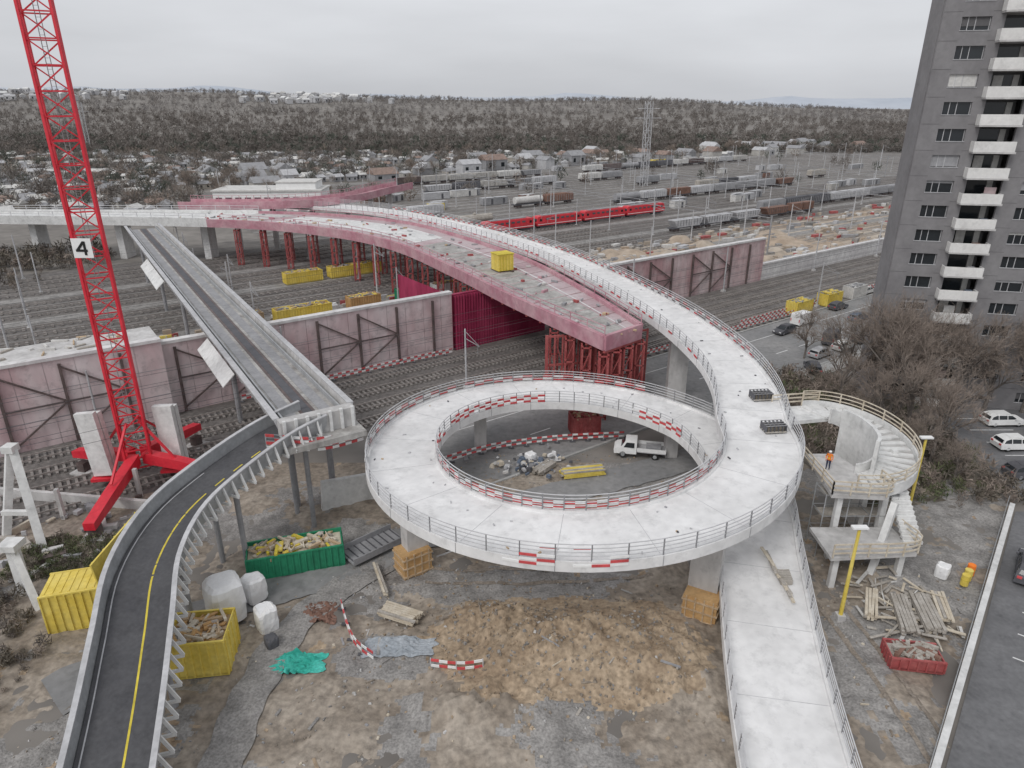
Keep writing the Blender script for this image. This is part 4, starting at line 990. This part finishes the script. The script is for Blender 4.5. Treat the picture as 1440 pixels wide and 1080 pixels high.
def bare_tree(seed, H=13):
    random.seed(seed); mb = MB()
    def br(p, d_, L_, r, lev):
        q = p + d_ * L_; mb.cyl(p, q, r, r * .62, 'bark' if lev < 3 else ('twig' if lev < 5 else 'twig2'), 6 if lev < 2 else 3, cap=False)
        if lev >= 5: return
        for i in range(4):
            a = R() * 2 * pi; sp = U(.35, .95)
            x = d_.orthogonal().normalized(); y = d_.cross(x)
            nd = (d_ * cos(sp) + (x * cos(a) + y * sin(a)) * sin(sp) + Vector((0, 0, .16))).normalized()
            st_ = p.lerp(q, U(.45, 1)); br(st_, nd, L_ * U(.58, .8), r * .55, lev + 1)
    br(Vector((0, 0, 0)), Vector((U(-.06, .06), U(-.06, .06), 1)).normalized(), H * .32, .24, 0)
    br(Vector((0, 0, H * .2)), Vector((U(-.2, .2), U(-.2, .2), 1)).normalized(), H * .30, .17, 0)
    return mb.build('bare_tree')
bt = [bare_tree(s_, 13) for s_ in (1, 2, 3, 4)]
random.seed(11)
locs = [(42.0, 81, 1.15), (44.6, 77.5, 1.3), (42.5, 71, .95), (46.5, 73.5, 1.15), (49.5, 78.5, 1.2), (45.2, 66, .85), (49, 70.5, .8), (54.6, 78.5, 1.15), (59.5, 79.5, 1.1), (64, 79, 1.1),
        (39.5, 76.5, .8), (41.8, 64, .6), (44.5, 99, .7), (60, 107, .6), (66, 112, .6), (44.6, 61, .5), (69, 78, 1), (46.2, 81.0, 1.3), (52, 80, 1.2)]
for i, (x, y, s_) in enumerate(locs):
    if i < 4: bt[i].location = (x, y, 0); bt[i].scale = (s_, s_, s_)
    else: inst(bt[i % 4], 'bare_tree', (x, y, 0), R() * 6.28, s_)
for i in range(26):
    x, y = U(-150, -40), U(255, 330); inst(bt[i % 4], 'bare_tree', (x, y, 0), R() * 6.28, U(.5, .9))
for i in range(18):
    t, n = U(60, 520), U(336, 360); p = TN(t, n); inst(bt[i % 4], 'bare_tree', (p[0], p[1], 0), R() * 6.28, U(.7, 1.0))

def house_to(mb, x, y, z, w_, d_, h, rot, kw, kr):
    mb.box((x, y, z + h / 2), (w_, d_, h), kw, rot); cr, sr = cos(rot), sin(rot)
    P0 = [(-w_ / 2 - .3, -d_ / 2 - .3, h), (w_ / 2 + .3, -d_ / 2 - .3, h), (w_ / 2 + .3, d_ / 2 + .3, h), (-w_ / 2 - .3, d_ / 2 + .3, h), (-w_ / 2 - .3, 0, h + d_ * .32), (w_ / 2 + .3, 0, h + d_ * .32)]
    mb.add([(x + a * cr - b * sr, y + a * sr + b * cr, z + c_ + .01) for a, b, c_ in P0], [(0, 1, 5, 4), (2, 3, 4, 5), (0, 4, 3), (1, 2, 5), (3, 2, 1, 0)], kr)
    for i in (-.28, .28): mb.add([(x + a * cr - b * sr, y + a * sr + b * cr, z + c_) for a, b, c_ in ((i * w_ - w_ * .08, -d_ / 2 - .03, h * .35), (i * w_ + w_ * .08, -d_ / 2 - .03, h * .35), (i * w_ + w_ * .08, -d_ / 2 - .03, h * .75), (i * w_ - w_ * .08, -d_ / 2 - .03, h * .75))], [(0, 1, 2, 3)], 'glass')
mb = MB(); c = 0
while c < 720:
    y = U(235, 560); x = U(-.78, .3) * y; n = -ST * x + CT * y; t = CT * x + ST * y
    if n < 205 or (n < 335 and t > 55): continue
    c += 1; s_ = U(.7, 1.4)
    house_to(mb, x, y, 0, 4.6 * s_, 3.4 * s_, 2.3, R() * 3, random.choice(['house', 'offwhite', 'grey', 'wood_grey', 'grey_l', 'grey']), random.choice(['grey', 'grey_l', 'roof_tile', 'grey', 'offwhite', 'grey', 'offwhite']))
mb.build('allotment_garden_sheds')
mb = MB()
for i in range(45):
    t, n = U(80, 620), U(325, 400); p = TN(t, n)
    house_to(mb, p[0], p[1], 0, U(7, 16), U(6, 10), U(3, 6), TR + random.choice([0, pi / 2]), random.choice(['house', 'offwhite', 'grey', 'grey_l']), random.choice(['grey', 'grey_l', 'roof_tile', 'grey', 'grey']))
mb.build('distant_houses')
mb = MB()
for i in range(110):
    cx_ = random.choice([-820, -980, -360, -420]); x = random.gauss(cx_, 60); y = U(1250, 1500)
    house_to(mb, x, y, hill(x, y), U(8, 16), U(7, 10), U(6, 9), R() * 3, 'grey_l', random.choice(['offwhite', 'grey_l', 'conc_white']))
mb.build('hillside_town')
e = empty('white_depot_building', (-88, 262, 0), .05); mb = MB()
mb.box((0, 0, 3.5), (38, 16, 7), 'white'); mb.box((0, 0, 7.2), (39, 17, .5), 'offwhite'); mb.box((10, 0, 8.6), (14, 12, 2.4), 'white'); mb.box((10, 0, 9.9), (14.6, 12.6, .3), 'offwhite')
for i in range(11): mb.box((-17 + 3.4 * i, -8.02, 4.2), (2.2, .06, 1.5), 'glass')
for i in range(4): mb.box((-12 + 8 * i, -8.03, 1.5), (3, .06, 3), 'grey')
mb.build('walls_and_windows', e)
br_ = empty('curved_bridge_branch'); mb = MB()
F4 = frames(catmull([(-86, 186, 11.4), (-72, 184, 11.6), (-56, 184, 12), (-44, 192, 12.4), (-38, 205, 12.8), (-32, 218, 13)], 2.0))
mb.sweep(F4, [(-3, -.8), (3, -.8), (3.1, 1.1), (2.8, 1.1), (2.7, 0), (-2.7, 0), (-2.8, 1.1), (-3.1, 1.1)], 'pink_edge')
for i in range(2, len(F4), 5): p = F4[i][0]; mb.box((p[0], p[1], (p[2] - .8) / 2), (1.2, 1, p[2] - .8), 'conc')
mb.build('deck', br_)
mb = MB(); railing(mb, F4, 3, 'pink_edge', 1, 2.0, 3, .08, .1); mb.build('railing', br_)
for i in range(46):
    t, n = U(112, 420), random.choice([U(174, 182), U(222, 228), U(250, 256), U(320, 330)]); p = TN(t, n)
    mb = MB(); L_ = random.choice([6, 12]); k = random.choice(['offwhite', 'grey_l', 'grey_l', 'grey', 'grey', 'grey', 'brown', 'offwhite', 'yellow' if i < 12 else 'house'])
    mb.box((0, 0, 1.35), (L_, 2.5, 2.6), k)
    for j in range(L_): mb.box((-L_ / 2 + .5 + j, -1.27, 1.35), (.4, .06, 2.3), k)
    mb.box((0, 0, 2.7), (L_ + .1, 2.6, .08), 'grey_l'); mb.box((L_ * .2, -1.31, 1.2), (.9, .04, 2), 'grey_d'); mb.build('site_cabin', loc=(p[0], p[1], .1), rot=TR)

mb = MB(); mb.cyl((0, 0, 0), (0, 0, 8.5), .16, .1, 'grey_l', 8); mb.beam((0, 0, 7.2), (0, 3.4, 7.0), .08, .08, 'grey'); mb.beam((0, 0, 8.2), (0, 3.2, 7.1), .05, .05, 'grey'); mb.beam((0, 3.0, 7), (0, 3.0, 5.8), .05, .05, 'grey'); mb.box((0, 0, .2), (.7, .7, .4), 'conc')
cm = mb.build('catenary_mast', loc=(-6.2, 87.0, 0)); cm.rotation_euler.z = TR + pi
for n in (69.2, 87.0, 113.3, 127, 140.8, 154.4, 168, 184, 204, 225, 253, 281, 309, 330):
    for t in np.arange(-90 if n < 200 else 80, 520, 30):
        if n == 87.0 and (50 < t < 74 or t < 0): continue
        if n < 80 and t < 110: continue
        p = TN(t + U(-4, 4), n); inst(cm, 'catenary_mast', p, TR + (pi if R() < .5 else 0), U(.95, 1.25))
mb = MB()
for n in (71.8, 76.1, 80.4, 84.7, 117.8, 127, 136.2, 150, 164):
    mb.tbar(-100, 300, n, 5.8, .03, .03, 'grey_d'); mb.tbar(-100, 300, n, 7.0, .03, .03, 'grey_d')
mb.build('overhead_wires')
mb = MB()
for tt in (150, 215, 290, 380):
    for n in (100, 190, 260):
        p = TN(tt, n); mb.cyl(p, (p[0], p[1], 11), .2, .2, 'grey', 6)
    for q in range(10):
        for z in (9.5, 10.5): mb.beam(TN(tt, 100 + 16 * q, z), TN(tt, 116 + 16 * q, z), .15, .15, 'grey')
mb.build('catenary_gantry')
mb = MB(); lattice(mb, 0, 37, 1.3, 3, 'grey_l', .3, .13, .07); mb.beam((-6, 0, 30), (6, 0, 30), .25, .25, 'grey_l'); mb.beam((-5, 0, 34), (5, 0, 34), .25, .25, 'grey_l'); mb.build('lattice_power_pylon', loc=(61.7, 335, 0))
for x, y in ((-360, 620), (420, 760)): inst(bpy.data.objects['lattice_power_pylon'], 'lattice_power_pylon', (x, y, hill(x, y)), .4, 1)

# ------------------------------------------------------------------ worker
def worker(name, x, y, z, rot):
    e = empty(name, (x, y, z), rot)
    V = {'pel': ((0, 0, .95), .155), 'wst': ((0, .0, 1.12), .135), 'chs': ((.02, 0, 1.36), .17), 'nck': ((.02, 0, 1.52), .062), 'hd': ((.04, 0, 1.62), .095), 'hd2': ((.04, 0, 1.72), .092),
         'sl': ((.02, .19, 1.42), .075), 'el': ((-.03, .27, 1.15), .052), 'wl': ((.12, .25, .95), .036), 'sr': ((.02, -.19, 1.42), .075), 'er': ((-.02, -.28, 1.16), .052), 'wr': ((.16, -.24, 1.0), .036),
         'hl': ((0, .1, .88), .11), 'kl': ((.06, .11, .5), .075), 'al': ((-.04, .12, .1), .05), 'tl': ((.14, .13, .04), .045), 'hr': ((0, -.1, .88), .11), 'kr': ((.03, -.11, .5), .075), 'ar': ((0, -.12, .1), .05), 'tr': ((.18, -.13, .04), .045)}
    E = [('pel', 'wst'), ('wst', 'chs'), ('chs', 'nck'), ('nck', 'hd'), ('hd', 'hd2'), ('chs', 'sl'), ('sl', 'el'), ('el', 'wl'), ('chs', 'sr'), ('sr', 'er'), ('er', 'wr'), ('pel', 'hl'), ('hl', 'kl'), ('kl', 'al'), ('al', 'tl'), ('pel', 'hr'), ('hr', 'kr'), ('kr', 'ar'), ('ar', 'tr')]
    ks = list(V)
    def skin(nm, vs, rs_, es, sub=1):
        me = bpy.data.meshes.new(nm); me.from_pydata(vs, es, []); o = bpy.data.objects.new(nm, me); scene.collection.objects.link(o); o.parent = e
        m = o.modifiers.new('s', 'SKIN')
        if not me.skin_vertices: return o
        for i, r in enumerate(rs_): me.skin_vertices[0].data[i].radius = (r, r)
        me.skin_vertices[0].data[0].use_root = True
        s_ = o.modifiers.new('u', 'SUBSURF'); s_.levels = s_.render_levels = sub
        dg = bpy.context.evaluated_depsgraph_get(); m2 = bpy.data.meshes.new_from_object(o.evaluated_get(dg)); o.modifiers.clear(); o.data = m2; return o
    b = skin('body', [V[k][0] for k in ks], [V[k][1] for k in ks], [(ks.index(a), ks.index(c_)) for a, c_ in E], 2)
    for k in ('orange_vis', 'navy', 'skin', 'vis_yellow', 'black'): b.data.materials.append(M[k])
    for p in b.data.polygons:
        zc = p.center.z; p.use_smooth = True
        out = abs(p.center.y) > .2
        p.material_index = 2 if zc > 1.5 else (4 if zc < .12 else (0 if (zc > .9 or out) else 1))
        if 1.08 < zc < 1.14 and not out or 1.26 < zc < 1.31 and not out: p.material_index = 3
    for s_, w_ in ((1, 'wl'), (-1, 'wr')):
        o = Vector(V[w_][0]); vs = [o, o + Vector((.05, 0, -.06))]; es = [(0, 1)]; rr = [.032, .034]
        for i in range(4):
            a = len(vs); L_ = (.07, .08, .075, .06)[i]; oy = (i - 1.5) * .02
            vs += [vs[1] + Vector((.015, oy, -.02)), vs[1] + Vector((.03, oy, -.02 - L_ * .5)), vs[1] + Vector((.015, oy, -.02 - L_))]; es += [(1, a), (a, a + 1), (a + 1, a + 2)]; rr += [.010, .009, .008]
        a = len(vs); vs += [o + Vector((.06, -s_ * .04, -.04)), o + Vector((.09, -s_ * .05, -.08))]; es += [(0, a), (a, a + 1)]; rr += [.011, .009]
        h = skin('hand', [tuple(v) for v in vs], rr, es, 1); h.data.materials.append(M['skin'])
    mb = MB()
    for j in range(5):
        a0, a1 = j / 5 * pi / 2, (j + 1) / 5 * pi / 2; mb.cyl((.04, 0, 1.70 + .12 * sin(a0)), (.04, 0, 1.70 + .12 * sin(a1)), .125 * cos(a0), max(.01, .125 * cos(a1)), 'white', 14)
    mb.box((.15, 0, 1.705), (.1, .16, .015), 'white'); mb.build('helmet', e)
    mb = MB(); mb.beam((.125, 0, 1.66), (.15, 0, 1.62), .025, .03, 'skin')
    for s_ in (-.035, .035): mb.box((.128, s_, 1.66), (.012, .022, .012), 'black')
    mb.box((.126, 0, 1.585), (.012, .05, .01), 'brown')
    for s_ in (-1, 1): mb.box((.04, s_ * .098, 1.64), (.035, .02, .06), 'skin')
    mb.build('face', e)
worker('construction_worker', 27.4, 52.8, 6.6, radians(-120))

# ------------------------------------------------------------------ light, world, camera
w = bpy.data.worlds.new('World'); scene.world = w; w.use_nodes = True; nt = w.node_tree; N = nt.nodes; L = nt.links
bg = N['Background']; sky = N.new('ShaderNodeTexSky'); sky.sky_type = 'NISHITA'; sky.sun_disc = False
EL, AZ = 48, 215
sky.sun_elevation = radians(EL); sky.sun_rotation = radians(AZ); sky.dust_density = 3; sky.air_density = 1
hs = N.new('ShaderNodeHueSaturation'); hs.inputs['Saturation'].default_value = .12; L.new(sky.outputs[0], hs.inputs['Color'])
mixc = N.new('ShaderNodeMix'); mixc.data_type = 'RGBA'; mixc.inputs[0].default_value = .7; L.new(hs.outputs[0], mixc.inputs[6]); mixc.inputs[7].default_value = (6.0, 6.15, 6.5, 1)
tc = N.new('ShaderNodeTexCoord'); mp = N.new('ShaderNodeMapping'); mp.inputs['Scale'].default_value = (1, 1, 5); L.new(tc.outputs['Generated'], mp.inputs['Vector'])
nz = N.new('ShaderNodeTexNoise'); nz.inputs['Scale'].default_value = 2.2; nz.inputs['Detail'].default_value = 5; L.new(mp.outputs[0], nz.inputs['Vector'])
mr = N.new('ShaderNodeMapRange'); mr.inputs['From Min'].default_value = .3; mr.inputs['From Max'].default_value = .7; mr.inputs['To Min'].default_value = .87; mr.inputs['To Max'].default_value = 1.06; L.new(nz.outputs['Fac'], mr.inputs['Value'])
vm = N.new('ShaderNodeVectorMath'); vm.operation = 'SCALE'; L.new(mixc.outputs[2], vm.inputs[0]); L.new(mr.outputs[0], vm.inputs['Scale'])
L.new(vm.outputs[0], bg.inputs['Color']); bg.inputs['Strength'].default_value = .13
sl = bpy.data.lights.new('sun', 'SUN'); sl.energy = 1.1; sl.angle = radians(20); sl.color = (1, .975, .95)
so_ = bpy.data.objects.new('sun', sl); scene.collection.objects.link(so_)
dv = Vector((sin(radians(AZ)) * cos(radians(EL)), cos(radians(AZ)) * cos(radians(EL)), sin(radians(EL)))); so_.rotation_euler = dv.to_track_quat('Z', 'Y').to_euler()
cam = bpy.data.cameras.new('camera'); co = bpy.data.objects.new('camera', cam); scene.collection.objects.link(co)
cam.lens = 24.27; cam.sensor_width = 36; cam.clip_end = 12000; co.location = (0, 0, 36); co.rotation_euler = (radians(90 - 22.1), 0, 0)
scene.camera = co
scene.view_settings.view_transform = 'Standard'; scene.view_settings.look = 'None'; scene.view_settings.exposure = 0
